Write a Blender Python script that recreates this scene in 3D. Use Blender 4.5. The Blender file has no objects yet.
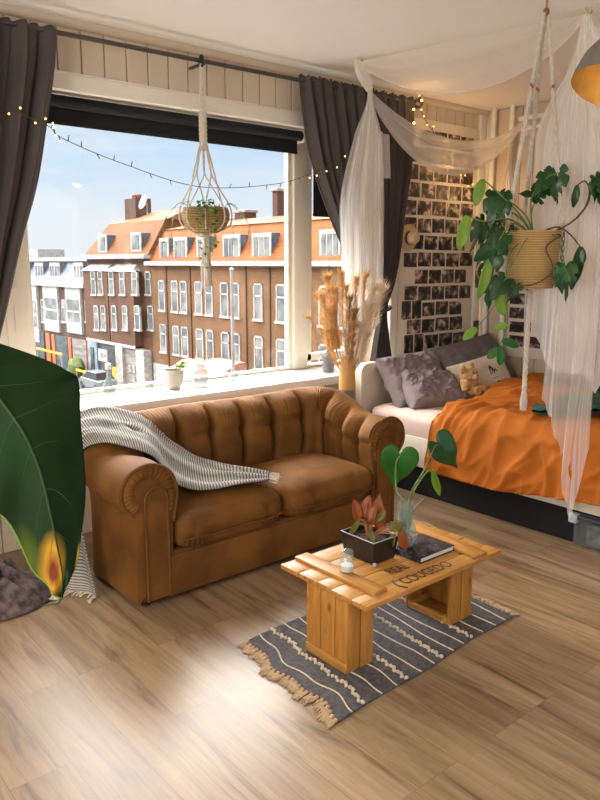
import bpy, bmesh, math, random
from mathutils import Vector, Matrix, noise
from mathutils.bvhtree import BVHTree
random.seed(7)
PI = math.pi
scene = bpy.context.scene
COL = scene.collection
V = Vector

# ------------------------------------------------------------------ materials
def nt(name):
    m = bpy.data.materials.new(name); m.use_nodes = True
    n = m.node_tree; return m, n, n.nodes['Principled BSDF'], n.nodes['Material Output']

def N(tree, typ, **kw):
    n = tree.nodes.new(typ)
    for k, v in kw.items():
        if k in n.inputs: n.inputs[k].default_value = v
        else: setattr(n, k, v)
    return n

def L(tree, a, b): tree.links.new(a, b)

def c4(c): return (c[0], c[1], c[2], 1)

def mat(name, c1, c2=None, rough=.6, scale=8., stretch=(1, 1, 1), bump=0., bscale=None, metal=0., sheen=0., spec=.5,
        detail=4., lo=.35, hi=.65, coat=0., trans=0.):
    """noise mixed two-colour surface with optional bump"""
    m, t, p, o = nt(name)
    p.inputs['Roughness'].default_value = rough; p.inputs['Metallic'].default_value = metal
    p.inputs['Specular IOR Level'].default_value = spec
    p.inputs['Coat Weight'].default_value = coat
    if sheen:
        p.inputs['Sheen Weight'].default_value = sheen; p.inputs['Sheen Roughness'].default_value = .4
        p.inputs['Sheen Tint'].default_value = c4([min(1, x * 2) for x in c1])
    tc = N(t, 'ShaderNodeTexCoord'); mp = N(t, 'ShaderNodeMapping'); mp.inputs['Scale'].default_value = stretch
    L(t, tc.outputs['Object'], mp.inputs['Vector'])
    nz = N(t, 'ShaderNodeTexNoise', Scale=scale, Detail=detail); L(t, mp.outputs[0], nz.inputs['Vector'])
    rp = N(t, 'ShaderNodeValToRGB'); e = rp.color_ramp.elements
    e[0].position = lo; e[1].position = hi; e[0].color = c4(c1); e[1].color = c4(c2 or [x * 1.12 for x in c1])
    L(t, nz.outputs['Fac'], rp.inputs['Fac']); L(t, rp.outputs['Color'], p.inputs['Base Color'])
    if bump:
        nb = N(t, 'ShaderNodeTexNoise', Scale=bscale or scale * 4, Detail=3.); L(t, mp.outputs[0], nb.inputs['Vector'])
        b = N(t, 'ShaderNodeBump', Strength=min(1, bump)); b.inputs['Distance'].default_value = .01
        L(t, nb.outputs['Fac'], b.inputs['Height']); L(t, b.outputs[0], p.inputs['Normal'])
    if trans:
        tr = N(t, 'ShaderNodeBsdfTranslucent'); L(t, rp.outputs['Color'], tr.inputs['Color'])
        mx = N(t, 'ShaderNodeMixShader'); mx.inputs[0].default_value = trans
        L(t, p.outputs[0], mx.inputs[1]); L(t, tr.outputs[0], mx.inputs[2]); L(t, mx.outputs[0], o.inputs['Surface'])
    return m

def emit(name, c, s):
    m, t, p, o = nt(name)
    p.inputs['Base Color'].default_value = c4(c); p.inputs['Emission Color'].default_value = c4(c)
    p.inputs['Emission Strength'].default_value = s
    return m

def thin(name, c, refl=.06, alpha=.9, rough=.02, fres=1.35):
    """thin clear sheet: see-through with a fresnel gloss"""
    m, t, p, o = nt(name)
    t.nodes.remove(p)
    tr = N(t, 'ShaderNodeBsdfTransparent'); tr.inputs[0].default_value = c4(c)
    gl = N(t, 'ShaderNodeBsdfGlossy', Roughness=rough)
    fr = N(t, 'ShaderNodeLayerWeight', Blend=.5)
    pw = N(t, 'ShaderNodeMath', operation='POWER'); pw.inputs[1].default_value = 4.; L(t, fr.outputs['Facing'], pw.inputs[0])
    ma = N(t, 'ShaderNodeMath', operation='MULTIPLY_ADD'); ma.inputs[1].default_value = min(.55, (fres - 1) * 1.3); ma.inputs[2].default_value = .03; L(t, pw.outputs[0], ma.inputs[0])
    mx = N(t, 'ShaderNodeMixShader'); L(t, ma.outputs[0], mx.inputs[0])
    L(t, tr.outputs[0], mx.inputs[1]); L(t, gl.outputs[0], mx.inputs[2])
    if alpha < 1:
        df = N(t, 'ShaderNodeBsdfDiffuse'); df.inputs[0].default_value = (.8, .85, .85, 1)
        m2 = N(t, 'ShaderNodeMixShader'); m2.inputs[0].default_value = alpha
        L(t, df.outputs[0], m2.inputs[1]); L(t, mx.outputs[0], m2.inputs[2]); L(t, m2.outputs[0], o.inputs['Surface'])
    else: L(t, mx.outputs[0], o.inputs['Surface'])
    return m

def sheer(name, c, dens=.5):
    m, t, p, o = nt(name)
    t.nodes.remove(p)
    tr = N(t, 'ShaderNodeBsdfTransparent')
    df = N(t, 'ShaderNodeBsdfDiffuse'); df.inputs[0].default_value = c4(c)
    tl = N(t, 'ShaderNodeBsdfTranslucent'); tl.inputs[0].default_value = c4(c)
    a = N(t, 'ShaderNodeMixShader'); a.inputs[0].default_value = .5
    L(t, df.outputs[0], a.inputs[1]); L(t, tl.outputs[0], a.inputs[2])
    # the weave looks denser at a slant
    lw = N(t, 'ShaderNodeLayerWeight', Blend=.35)
    mr = N(t, 'ShaderNodeMapRange'); mr.inputs['To Min'].default_value = dens; mr.inputs['To Max'].default_value = min(1, dens + .4)
    L(t, lw.outputs['Facing'], mr.inputs['Value'])
    b = N(t, 'ShaderNodeMixShader'); L(t, mr.outputs[0], b.inputs[0])
    L(t, tr.outputs[0], b.inputs[1]); L(t, a.outputs[0], b.inputs[2]); L(t, b.outputs[0], o.inputs['Surface'])
    return m

def stripes(name, ca, cb, freq, axis=0, sharp=(.45, .55), rough=.9, bump=.3, use='UV'):
    m, t, p, o = nt(name)
    p.inputs['Roughness'].default_value = rough; p.inputs['Specular IOR Level'].default_value = .2
    tc = N(t, 'ShaderNodeTexCoord'); sx = N(t, 'ShaderNodeSeparateXYZ'); L(t, tc.outputs[use], sx.inputs[0])
    ml = N(t, 'ShaderNodeMath', operation='MULTIPLY'); ml.inputs[1].default_value = freq * 2 * PI; L(t, sx.outputs[axis], ml.inputs[0])
    sn = N(t, 'ShaderNodeMath', operation='SINE'); L(t, ml.outputs[0], sn.inputs[0])
    mr = N(t, 'ShaderNodeMapRange'); mr.inputs['From Min'].default_value = -1; L(t, sn.outputs[0], mr.inputs['Value'])
    nz = N(t, 'ShaderNodeTexNoise', Scale=60., Detail=2.); L(t, tc.outputs['Object'], nz.inputs['Vector'])
    ad = N(t, 'ShaderNodeMath', operation='MULTIPLY_ADD'); ad.inputs[1].default_value = .5; L(t, nz.outputs['Fac'], ad.inputs[0])
    sb = N(t, 'ShaderNodeMath', operation='SUBTRACT'); sb.inputs[1].default_value = .25; L(t, mr.outputs[0], sb.inputs[0]); L(t, sb.outputs[0], ad.inputs[2])
    rp = N(t, 'ShaderNodeValToRGB'); e = rp.color_ramp.elements
    e[0].position, e[1].position = sharp; e[0].color = c4(ca); e[1].color = c4(cb)
    L(t, ad.outputs[0], rp.inputs[0]); L(t, rp.outputs[0], p.inputs['Base Color'])
    b = N(t, 'ShaderNodeBump', Strength=bump); b.inputs['Distance'].default_value = .004; L(t, ad.outputs[0], b.inputs['Height']); L(t, b.outputs[0], p.inputs['Normal'])
    return m

def wood(name, c1, c2, axis=1, rough=.5, scale=6., knots=True):
    m, t, p, o = nt(name)
    p.inputs['Roughness'].default_value = rough; p.inputs['Specular IOR Level'].default_value = .35
    tc = N(t, 'ShaderNodeTexCoord'); mp = N(t, 'ShaderNodeMapping')
    s = [7., 7., 7.]; s[axis] = .7; mp.inputs['Scale'].default_value = s
    oi = N(t, 'ShaderNodeObjectInfo'); ad = N(t, 'ShaderNodeVectorMath', operation='ADD')
    L(t, tc.outputs['Object'], ad.inputs[0]); L(t, oi.outputs['Random'], ad.inputs[1]); L(t, ad.outputs[0], mp.inputs['Vector'])
    nz = N(t, 'ShaderNodeTexNoise', Scale=scale, Detail=6., Distortion=1.2); L(t, mp.outputs[0], nz.inputs['Vector'])
    rp = N(t, 'ShaderNodeValToRGB'); e = rp.color_ramp.elements
    e[0].position = .3; e[1].position = .7; e[0].color = c4(c1); e[1].color = c4(c2)
    L(t, nz.outputs['Fac'], rp.inputs[0])
    out = rp.outputs[0]
    if knots:
        vo = N(t, 'ShaderNodeTexVoronoi', Scale=1.3); 
        mp2 = N(t, 'ShaderNodeMapping'); s2 = [9., 9., 9.]; s2[axis] = 4.; mp2.inputs['Scale'].default_value = s2
        L(t, ad.outputs[0], mp2.inputs['Vector']); L(t, mp2.outputs[0], vo.inputs['Vector'])
        r2 = N(t, 'ShaderNodeValToRGB'); e = r2.color_ramp.elements; e[0].position = .06; e[1].position = .16
        e[0].color = (.45, .38, .32, 1); e[1].color = (1, 1, 1, 1); L(t, vo.outputs['Distance'], r2.inputs[0])
        mu = N(t, 'ShaderNodeMix', data_type='RGBA', blend_type='MULTIPLY'); mu.inputs['Factor'].default_value = 1.
        L(t, out, mu.inputs['A']); L(t, r2.outputs[0], mu.inputs['B']); out = mu.outputs['Result']
    L(t, out, p.inputs['Base Color'])
    b = N(t, 'ShaderNodeBump', Strength=.15); b.inputs['Distance'].default_value = .005; L(t, nz.outputs['Fac'], b.inputs['Height']); L(t, b.outputs[0], p.inputs['Normal'])
    return m

def floor_mat():
    m, t, p, o = nt('oak_planks')
    p.inputs['Specular IOR Level'].default_value = .40
    tc = N(t, 'ShaderNodeTexCoord'); sx = N(t, 'ShaderNodeSeparateXYZ'); L(t, tc.outputs['Object'], sx.inputs[0])
    cb = N(t, 'ShaderNodeCombineXYZ'); L(t, sx.outputs[1], cb.inputs[0]); L(t, sx.outputs[0], cb.inputs[1])
    br = N(t, 'ShaderNodeTexBrick'); br.offset = .37; br.offset_frequency = 3; br.squash = 1
    for k, v in (('Scale', 1.), ('Mortar Size', .0012), ('Mortar Smooth', .1), ('Brick Width', 1.28), ('Row Height', .195), ('Bias', 0.)): br.inputs[k].default_value = v
    br.inputs['Color1'].default_value = (0, 0, 0, 1); br.inputs['Color2'].default_value = (1, 1, 1, 1); br.inputs['Mortar'].default_value = (.5, .5, .5, 1)
    L(t, cb.outputs[0], br.inputs['Vector'])
    # grain, shifted plank by plank
    sh = N(t, 'ShaderNodeVectorMath', operation='SCALE'); sh.inputs['Scale'].default_value = 17.3; L(t, br.outputs['Color'], sh.inputs[0])
    ad = N(t, 'ShaderNodeVectorMath', operation='ADD'); L(t, cb.outputs[0], ad.inputs[0]); L(t, sh.outputs[0], ad.inputs[1])
    mp = N(t, 'ShaderNodeMapping'); mp.inputs['Scale'].default_value = (.9, 9., 1.); L(t, ad.outputs[0], mp.inputs['Vector'])
    n1 = N(t, 'ShaderNodeTexNoise', Scale=1.6, Detail=7., Distortion=.9, Roughness=.62); L(t, mp.outputs[0], n1.inputs['Vector'])
    r1 = N(t, 'ShaderNodeValToRGB'); e = r1.color_ramp.elements
    e[0].position = .26; e[0].color = (.075, .041, .018, 1); e[1].position = .70; e[1].color = (.355, .252, .152, 1)
    x = r1.color_ramp.elements.new(.39); x.color = (.20, .132, .073, 1)
    x = r1.color_ramp.elements.new(.50); x.color = (.275, .188, .109, 1)
    L(t, n1.outputs['Fac'], r1.inputs[0])
    mp3 = N(t, 'ShaderNodeMapping'); mp3.inputs['Scale'].default_value = (3., 70., 1.); L(t, ad.outputs[0], mp3.inputs['Vector'])
    n3 = N(t, 'ShaderNodeTexNoise', Scale=1.2, Detail=3.); L(t, mp3.outputs[0], n3.inputs['Vector'])
    r3 = N(t, 'ShaderNodeValToRGB'); e = r3.color_ramp.elements; e[0].position = .3; e[0].color = (.87, .86, .85, 1); e[1].position = .6; e[1].color = (1.04, 1.03, 1.02, 1)
    L(t, n3.outputs['Fac'], r3.inputs[0])
    mu = N(t, 'ShaderNodeMix', data_type='RGBA', blend_type='MULTIPLY'); mu.inputs['Factor'].default_value = 1.
    L(t, r1.outputs[0], mu.inputs['A']); L(t, r3.outputs[0], mu.inputs['B'])
    r2 = N(t, 'ShaderNodeValToRGB'); e = r2.color_ramp.elements; e[0].color = (.84, .82, .80, 1); e[1].color = (1.12, 1.12, 1.12, 1); L(t, br.outputs['Color'], r2.inputs[0])
    m2 = N(t, 'ShaderNodeMix', data_type='RGBA', blend_type='MULTIPLY'); m2.inputs['Factor'].default_value = 1.
    L(t, mu.outputs['Result'], m2.inputs['A']); L(t, r2.outputs[0], m2.inputs['B'])
    m3 = N(t, 'ShaderNodeMix', data_type='RGBA', blend_type='MIX'); L(t, br.outputs['Fac'], m3.inputs['Factor'])
    L(t, m2.outputs['Result'], m3.inputs['A']); m3.inputs['B'].default_value = (.16, .10, .055, 1)
    L(t, m3.outputs['Result'], p.inputs['Base Color'])
    rr = N(t, 'ShaderNodeMapRange'); rr.inputs['To Min'].default_value = .27; rr.inputs['To Max'].default_value = .38; L(t, n1.outputs['Fac'], rr.inputs['Value']); L(t, rr.outputs[0], p.inputs['Roughness'])
    b = N(t, 'ShaderNodeBump', Strength=.12); b.inputs['Distance'].default_value = .003; L(t, n3.outputs['Fac'], b.inputs['Height']); L(t, b.outputs[0], p.inputs['Normal'])
    return m

def brick(name, c1, c2, mort, axes=(1, 2), w=.44, h=.13):
    m, t, p, o = nt(name)
    p.inputs['Roughness'].default_value = .9
    tc = N(t, 'ShaderNodeTexCoord'); sx = N(t, 'ShaderNodeSeparateXYZ'); L(t, tc.outputs['Object'], sx.inputs[0])
    cb = N(t, 'ShaderNodeCombineXYZ'); L(t, sx.outputs[axes[0]], cb.inputs[0]); L(t, sx.outputs[axes[1]], cb.inputs[1])
    br = N(t, 'ShaderNodeTexBrick')
    for k, v in (('Scale', 1.), ('Mortar Size', .012), ('Brick Width', w), ('Row Height', h)): br.inputs[k].default_value = v
    br.inputs['Color1'].default_value = c4(c1); br.inputs['Color2'].default_value = c4(c2); br.inputs['Mortar'].default_value = c4(mort)
    L(t, cb.outputs[0], br.inputs['Vector'])
    nz = N(t, 'ShaderNodeTexNoise', Scale=.5, Detail=5.); L(t, tc.outputs['Object'], nz.inputs['Vector'])
    rp = N(t, 'ShaderNodeValToRGB'); e = rp.color_ramp.elements; e[0].position = .3; e[0].color = (.75, .72, .72, 1); e[1].position = .7; e[1].color = (1.15, 1.12, 1.1, 1)
    L(t, nz.outputs['Fac'], rp.inputs[0])
    mu = N(t, 'ShaderNodeMix', data_type='RGBA', blend_type='MULTIPLY'); mu.inputs['Factor'].default_value = 1.
    L(t, br.outputs['Color'], mu.inputs['A']); L(t, rp.outputs[0], mu.inputs['B']); L(t, mu.outputs['Result'], p.inputs['Base Color'])
    return m

def photo_mat():
    m, t, p, o = nt('snapshot_print')
    p.inputs['Roughness'].default_value = .35
    tc = N(t, 'ShaderNodeTexCoord'); oi = N(t, 'ShaderNodeObjectInfo')
    sc = N(t, 'ShaderNodeVectorMath', operation='SCALE'); sc.inputs['Scale'].default_value = 40.
    cx = N(t, 'ShaderNodeCombineXYZ'); L(t, oi.outputs['Random'], cx.inputs[0]); L(t, oi.outputs['Random'], cx.inputs[1]); L(t, cx.outputs[0], sc.inputs[0])
    ad = N(t, 'ShaderNodeVectorMath', operation='ADD'); L(t, tc.outputs['Object'], ad.inputs[0]); L(t, sc.outputs[0], ad.inputs[1])
    n1 = N(t, 'ShaderNodeTexNoise', Scale=16., Detail=3., Distortion=.4); L(t, ad.outputs[0], n1.inputs['Vector'])
    r1 = N(t, 'ShaderNodeValToRGB'); e = r1.color_ramp.elements
    e[0].position = .40; e[0].color = (.014, .012, .014, 1); e[1].position = .70; e[1].color = (.75, .66, .58, 1)
    x = r1.color_ramp.elements.new(.50); x.color = (.07, .052, .048, 1)
    x = r1.color_ramp.elements.new(.58); x.color = (.26, .18, .13, 1)
    L(t, n1.outputs['Fac'], r1.inputs[0])
    n2 = N(t, 'ShaderNodeTexNoise', Scale=9., Detail=1.); L(t, ad.outputs[0], n2.inputs['Vector'])
    hs = N(t, 'ShaderNodeHueSaturation'); mr = N(t, 'ShaderNodeMapRange'); mr.inputs['To Min'].default_value = .35; mr.inputs['To Max'].default_value = .65
    L(t, n2.outputs['Fac'], mr.inputs['Value']); L(t, mr.outputs[0], hs.inputs['Hue']); hs.inputs['Saturation'].default_value = 1.1
    L(t, r1.outputs[0], hs.inputs['Color']); L(t, hs.outputs[0], p.inputs['Base Color'])
    return m

def big_leaf_mat():
    m, t, p, o = nt('foreground_leaf')
    p.inputs['Roughness'].default_value = .5; p.inputs['Specular IOR Level'].default_value = .12
    tc = N(t, 'ShaderNodeTexCoord')
    n1 = N(t, 'ShaderNodeTexNoise', Scale=9., Detail=4.); L(t, tc.outputs['Object'], n1.inputs['Vector'])
    r1 = N(t, 'ShaderNodeValToRGB'); e = r1.color_ramp.elements; e[0].position = .3; e[0].color = (.003, .013, .002, 1); e[1].position = .75; e[1].color = (.008, .030, .004, 1)
    L(t, n1.outputs['Fac'], r1.inputs[0])
    # UV: u across (-1..1 mapped 0..1), v along the midrib
    uv = N(t, 'ShaderNodeSeparateXYZ'); L(t, tc.outputs['UV'], uv.inputs[0])
    def blotch(cu, cv, ru, rv):
        a = N(t, 'ShaderNodeMapRange'); a.clamp = False; a.inputs['From Min'].default_value = cu; a.inputs['From Max'].default_value = cu + ru; L(t, uv.outputs[0], a.inputs['Value'])
        b = N(t, 'ShaderNodeMapRange'); b.clamp = False; b.inputs['From Min'].default_value = cv; b.inputs['From Max'].default_value = cv + rv; L(t, uv.outputs[1], b.inputs['Value'])
        c = N(t, 'ShaderNodeCombineXYZ'); L(t, a.outputs[0], c.inputs[0]); L(t, b.outputs[0], c.inputs[1])
        ln = N(t, 'ShaderNodeVectorMath', operation='LENGTH'); L(t, c.outputs[0], ln.inputs[0])
        s = N(t, 'ShaderNodeMath', operation='MULTIPLY_ADD'); s.inputs[1].default_value = 1.3; L(t, n1.outputs['Fac'], s.inputs[0]); L(t, ln.outputs['Value'], s.inputs[2])
        return s.outputs[0]
    base = r1.outputs[0]
    for (cu, cv, ru, rv, col, lo, hi) in ((.24, .82, .36, .13, (.40, .20, .015), 1.25, 1.75), (.26, .82, .20, .075, (.13, .022, .005), 1.1, 1.75), (.05, .68, .2, .08, (.06, .085, .006), .8, 1.7), (.97, .82, .05, .05, (.34, .24, .02), 1., 1.6)):
        d = blotch(cu, cv, ru, rv)
        f = N(t, 'ShaderNodeMapRange'); f.inputs['From Min'].default_value = lo; f.inputs['From Max'].default_value = hi; f.inputs['To Min'].default_value = 1; f.inputs['To Max'].default_value = 0
        L(t, d, f.inputs['Value'])
        mx = N(t, 'ShaderNodeMix', data_type='RGBA'); L(t, f.outputs[0], mx.inputs['Factor']); L(t, base, mx.inputs['A']); mx.inputs['B'].default_value = c4(col); base = mx.outputs['Result']
    L(t, base, p.inputs['Base Color'])
    tr = N(t, 'ShaderNodeBsdfTranslucent'); L(t, base, tr.inputs['Color'])
    mx = N(t, 'ShaderNodeMixShader'); mx.inputs[0].default_value = .10
    L(t, p.outputs[0], mx.inputs[1]); L(t, tr.outputs[0], mx.inputs[2]); L(t, mx.outputs[0], o.inputs['Surface'])
    return m

M = {}
M['floor'] = floor_mat()
M['wall'] = mat('cream_boards', (.585, .49, .37), (.625, .525, .40), .55, 3.)
M['ceiling'] = mat('ceiling_plaster', (.90, .86, .80), (.92, .88, .82), .8, 2., bump=.1, bscale=30.)
M['white'] = mat('white_paint', (.76, .70, .60), (.80, .74, .64), .4, 5.)
M['sill'] = mat('sill_gloss', (.80, .77, .72), (.82, .79, .75), .18, 4., coat=.3)
M['frame'] = mat('frame_paint', (.74, .66, .53), (.78, .70, .57), .4, 5.)
M['blind'] = mat('blind_cloth', (.006, .007, .010), (.009, .010, .014), .8, 30.)
M['curtain'] = mat('curtain_cloth', (.075, .060, .056), (.092, .074, .070), .9, 200., bump=.1, bscale=500., sheen=.15, trans=.12)
M['rod'] = mat('rod_steel', (.10, .09, .085), None, .35, 20., metal=.8)
M['tulle'] = sheer('white_tulle', (.95, .91, .86), .46)
M['tulle2'] = sheer('white_tulle_dense', (.96, .94, .91), .62)
M['velvet'] = mat('caramel_velvet', (.112, .044, .009), (.190, .080, .0165), .75, 5., sheen=.55, bump=.12, bscale=90., spec=.2)
M['welt'] = mat('velvet_welt', (.115, .046, .011), (.16, .068, .017), .8, 9., sheen=.4, spec=.2)
M['blanket'] = stripes('ribbed_throw', (.115, .103, .098), (.37, .345, .315), 130, 0, (.22, .72))
M['fringe'] = mat('throw_fringe', (.46, .40, .34), (.6, .54, .47), .95, 40.)
M['pine'] = wood('honey_pine', (.34, .145, .027), (.52, .255, .062), 1, .42)
M['pinex'] = wood('honey_pine_long', (.36, .160, .034), (.55, .275, .072), 0, .42)
M['pinez'] = wood('honey_pine_upright', (.38, .155, .025), (.53, .25, .055), 2, .45)
M['ink'] = mat('stencil_ink', (.035, .02, .01), (.06, .035, .018), .7, 60.)
M['rug'] = mat('grey_weave', (.060, .056, .060), (.115, .108, .110), .95, 60., bump=.6, bscale=180.)
M['rugcream'] = mat('rug_cream', (.55, .45, .33), (.68, .57, .43), .95, 60., bump=.4)
M['rugfringe'] = mat('rug_fringe', (.42, .29, .165), (.56, .41, .25), .95, 60., bump=.4)
M['black'] = mat('black_plastic', (.012, .011, .012), (.018, .017, .017), .35, 20.)
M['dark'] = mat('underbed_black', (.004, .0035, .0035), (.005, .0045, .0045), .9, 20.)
M['soil'] = mat('potting_soil', (.035, .02, .012), (.07, .045, .03), .95, 80., bump=.8)
M['rim'] = mat('worn_rim', (.45, .43, .41), (.6, .58, .55), .4, 50.)
M['begonia'] = mat('begonia_leaf', (.24, .045, .012), (.42, .13, .025), .4, 18., trans=.35)
M['begonia2'] = mat('begonia_green', (.13, .12, .02), (.22, .17, .03), .45, 18., trans=.3)
M['begstem'] = mat('begonia_stem', (.30, .12, .05), (.42, .18, .09), .5, 18.)
M['leaf'] = mat('philodendron_leaf', (.014, .11, .010), (.03, .17, .018), .35, 8., trans=.25)
M['leafdk'] = mat('dark_leaf', (.008, .05, .010), (.016, .09, .016), .3, 8., trans=.2)
M['leaflt'] = mat('young_leaf', (.16, .33, .03), (.26, .42, .05), .4, 8., trans=.35)
M['mons'] = mat('monstera_leaf', (.007, .048, .010), (.022, .10, .016), .3, 10., trans=.25)
M['stem'] = mat('green_stem', (.07, .13, .03), (.13, .20, .05), .5, 20.)
M['stembr'] = mat('brown_stem', (.06, .035, .015), (.10, .06, .03), .7, 30.)
M['glass'] = thin('clear_glass', (.92, .95, .94), fres=1.45, alpha=.92)
M['sillglass'] = thin('sill_glass', (.80, .82, .82), fres=1.5, alpha=.86)
M['pane'] = thin('window_glass', (.985, .99, .99), fres=1.2, alpha=1.)
M['water'] = thin('vase_water', (.86, .93, .88), fres=1.33, alpha=.90)
M['bookcover'] = mat('dark_book_cover', (.012, .014, .020), (.10, .105, .13), .25, 22., lo=.48, hi=.8)
M['paper'] = mat('book_pages', (.72, .69, .64), (.78, .75, .7), .8, 200., stretch=(1, 1, 20))
M['cork'] = mat('lid_white', (.75, .72, .68), (.82, .79, .75), .4, 30.)
M['duvet'] = mat('orange_cotton', (.44, .120, .013), (.51, .148, .019), .85, 6., sheen=.2, bump=.12, bscale=250., spec=.2)
M['sheet'] = mat('blush_sheet', (.66, .50, .42), (.72, .56, .48), .85, 6., spec=.2)
M['pillow'] = mat('grey_cotton', (.20, .165, .165), (.26, .215, .215), .9, 8., spec=.2, bump=.1, bscale=200.)
M['pillow2'] = mat('slate_cotton', (.135, .115, .115), (.165, .14, .14), .9, 8., spec=.2, bump=.1, bscale=200.)
M['cushion'] = mat('cream_canvas', (.60, .54, .45), (.66, .60, .51), .9, 30., spec=.2)
M['teddy'] = mat('teddy_plush', (.46, .27, .10), (.60, .38, .17), .95, 60., bump=1., bscale=140., sheen=.5)
M['teddylt'] = mat('teddy_muzzle', (.62, .46, .28), (.7, .54, .36), .95, 60., bump=1., bscale=140.)
M['bed'] = mat('bed_white', (.70, .62, .50), (.75, .67, .55), .45, 5.)
M['greencloth'] = mat('bottle_green_cloth', (.008, .045, .025), (.018, .075, .045), .6, 9., sheen=.2)
M['tub'] = thin('tub_plastic', (.72, .75, .77), fres=1.3, alpha=.90, rough=.2)
M['lidgrey'] = mat('lid_charcoal', (.03, .03, .032), (.045, .045, .048), .4, 20.)
M['tubstuff'] = mat('tub_contents', (.02, .022, .025), (.20, .20, .19), .8, 14.)
M['latch'] = mat('latch_grey', (.42, .44, .45), None, .3, 20.)
M['yellow'] = mat('label_yellow', (.62, .46, .03), None, .6, 20.)
M['label'] = mat('label_white', (.7, .68, .64), None, .6, 20.)
M['bamboo'] = mat('vase_wood', (.52, .27, .075), (.60, .33, .10), .35, 9., stretch=(1, 1, .1))
M['vasegrey'] = mat('vase_grey', (.20, .165, .145), (.23, .195, .17), .7, 20.)
M['pampas'] = mat('pampas_gold', (.62, .34, .115), (.80, .52, .22), .95, 30., trans=.3)
M['pampas2'] = mat('pampas_cream', (.78, .62, .45), (.88, .76, .60), .95, 30., trans=.3)
M['pampas3'] = mat('pampas_brown', (.34, .17, .06), (.48, .27, .11), .95, 30., trans=.2)
M['rope'] = mat('cotton_rope', (.66, .56, .47), (.76, .67, .58), .95, 60., bump=1., bscale=160.)
M['seagrass'] = stripes('seagrass', (.30, .17, .055), (.58, .40, .18), 120, 2, (.2, .7), .85, .8, 'Object')
M['wicker'] = stripes('wicker', (.20, .105, .035), (.46, .30, .13), 110, 2, (.2, .7), .85, .8, 'Object')
M['bead'] = mat('wooden_bead', (.20, .08, .03), (.28, .12, .05), .4, 20.)
M['terra'] = mat('terracotta', (.30, .095, .035), (.36, .12, .05), .8, 20.)
M['straw'] = mat('straw', (.58, .42, .23), (.68, .51, .30), .85, 40., bump=.6)
M['straw2'] = mat('hat_band', (.10, .06, .03), None, .8, 20.)
M['photo'] = photo_mat()
M['photoback'] = mat('photo_paper', (.75, .70, .62), None, .6, 20.)
M['panel'] = mat('photo_panel', (.76, .68, .55), (.79, .71, .58), .6, 5.)
M['lampout'] = mat('lamp_grey', (.20, .185, .165), (.27, .25, .225), .5, 14., metal=.5)
M['lampin'] = mat('lamp_gold', (.36, .21, .055), (.50, .31, .095), .5, 14., metal=.8)
M['brass'] = mat('brass', (.55, .33, .10), None, .3, 20., metal=1.)
M['wire'] = mat('dark_wire', (.03, .025, .018), None, .6, 20.)
M['wiregr'] = mat('green_wire', (.05, .055, .03), None, .6, 20.)
M['bulb'] = emit('lit_bulb', (1., .52, .12), 5.)
M['bulboff'] = mat('clear_bulb', (.4, .36, .25), None, .2, 20.)
M['ceramic'] = mat('cream_ceramic', (.42, .37, .30), (.48, .43, .36), .35, 12.)
M['amber'] = thin('smoky_glass', (.35, .32, .26), fres=1.45, alpha=.8)
M['bigleaf'] = big_leaf_mat()
M['leafrib'] = mat('leaf_rib', (.016, .042, .010), (.026, .06, .014), .4, 12.)
M['plaid'] = mat('dark_throw', (.04, .028, .03), (.16, .12, .115), .95, 25.)
# outside
M['brickwarm'] = brick('street_brick', (0.185, 0.086, 0.030), (0.23, 0.114, 0.046), (0.18, 0.12, 0.07))
M['brickmid'] = brick('street_brick_dark', (0.115, 0.048, 0.024), (0.148, 0.066, 0.034), (0.128, 0.086, 0.055))
M['brickdk'] = brick('street_brick_brown', (0.090, 0.044, 0.031), (0.118, 0.058, 0.040), (0.115, 0.077, 0.058))
M['rooforange'] = brick('orange_tiles', (0.28, 0.080, 0.014), (0.34, 0.108, 0.021), (0.128, 0.042, 0.016), (1, 2), .3, .35)
M['roofbrown'] = brick('brown_tiles', (0.18, 0.064, 0.016), (0.225, 0.086, 0.024), (0.102, 0.038, 0.019), (1, 2), .3, .35)
M['roofgrey'] = mat('flat_roof', (0.128, 0.102, 0.083), (.28, .22, .18), .9, .3)
M['slate'] = mat('blue_slate', (0.064, 0.083, 0.115), (.145, .175, .225), .7, 2.)
M['trimwhite'] = mat('street_white', (0.358, 0.352, 0.333), (.60, .585, .56), .6, 3.)
M['lead'] = mat('lead_grey', (0.230, 0.224, 0.230), (.42, .41, .42), .6, 2.)
M['outpane'] = mat('street_pane', (.10, .11, .12), (.34, .34, .33), .15, .9, lo=.4, hi=.7)
M['shopblue'] = mat('shop_blue', (0.154, 0.211, 0.269), (.3, .39, .48), .6, 2.)
M['shutter'] = mat('roller_shutter', (0.166, 0.150, 0.134), (.32, .295, .27), .7, 1., stretch=(0.640, 0.640, 5.120))
M['shopdark'] = mat('shop_dark', (0.032, 0.045, 0.051), (.1, .12, .13), .4, 2.)
M['asphalt'] = mat('asphalt', (0.077, 0.074, 0.070), (.16, .155, .15), .95, .6)
M['car'] = mat('car_silver_blue', (0.218, 0.250, 0.282), None, .25, 2., metal=.4)
M['carglass'] = mat('car_glass', (.03, .035, .04), None, .1, 2.)
M['tyre'] = mat('tyre', (.02, .02, .02), None, .8, 2.)
M['redwhite'] = mat('barrier_salmon', (0.397, 0.166, 0.109), (.7, .32, .22), .7, 2.)
M['hedge'] = mat('hedge', (.07, .11, .03), (.16, .19, .06), .95, 3.)
M['orangewood'] = mat('door_orange', (.42, .13, .04), None, .6, 2.)

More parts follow.
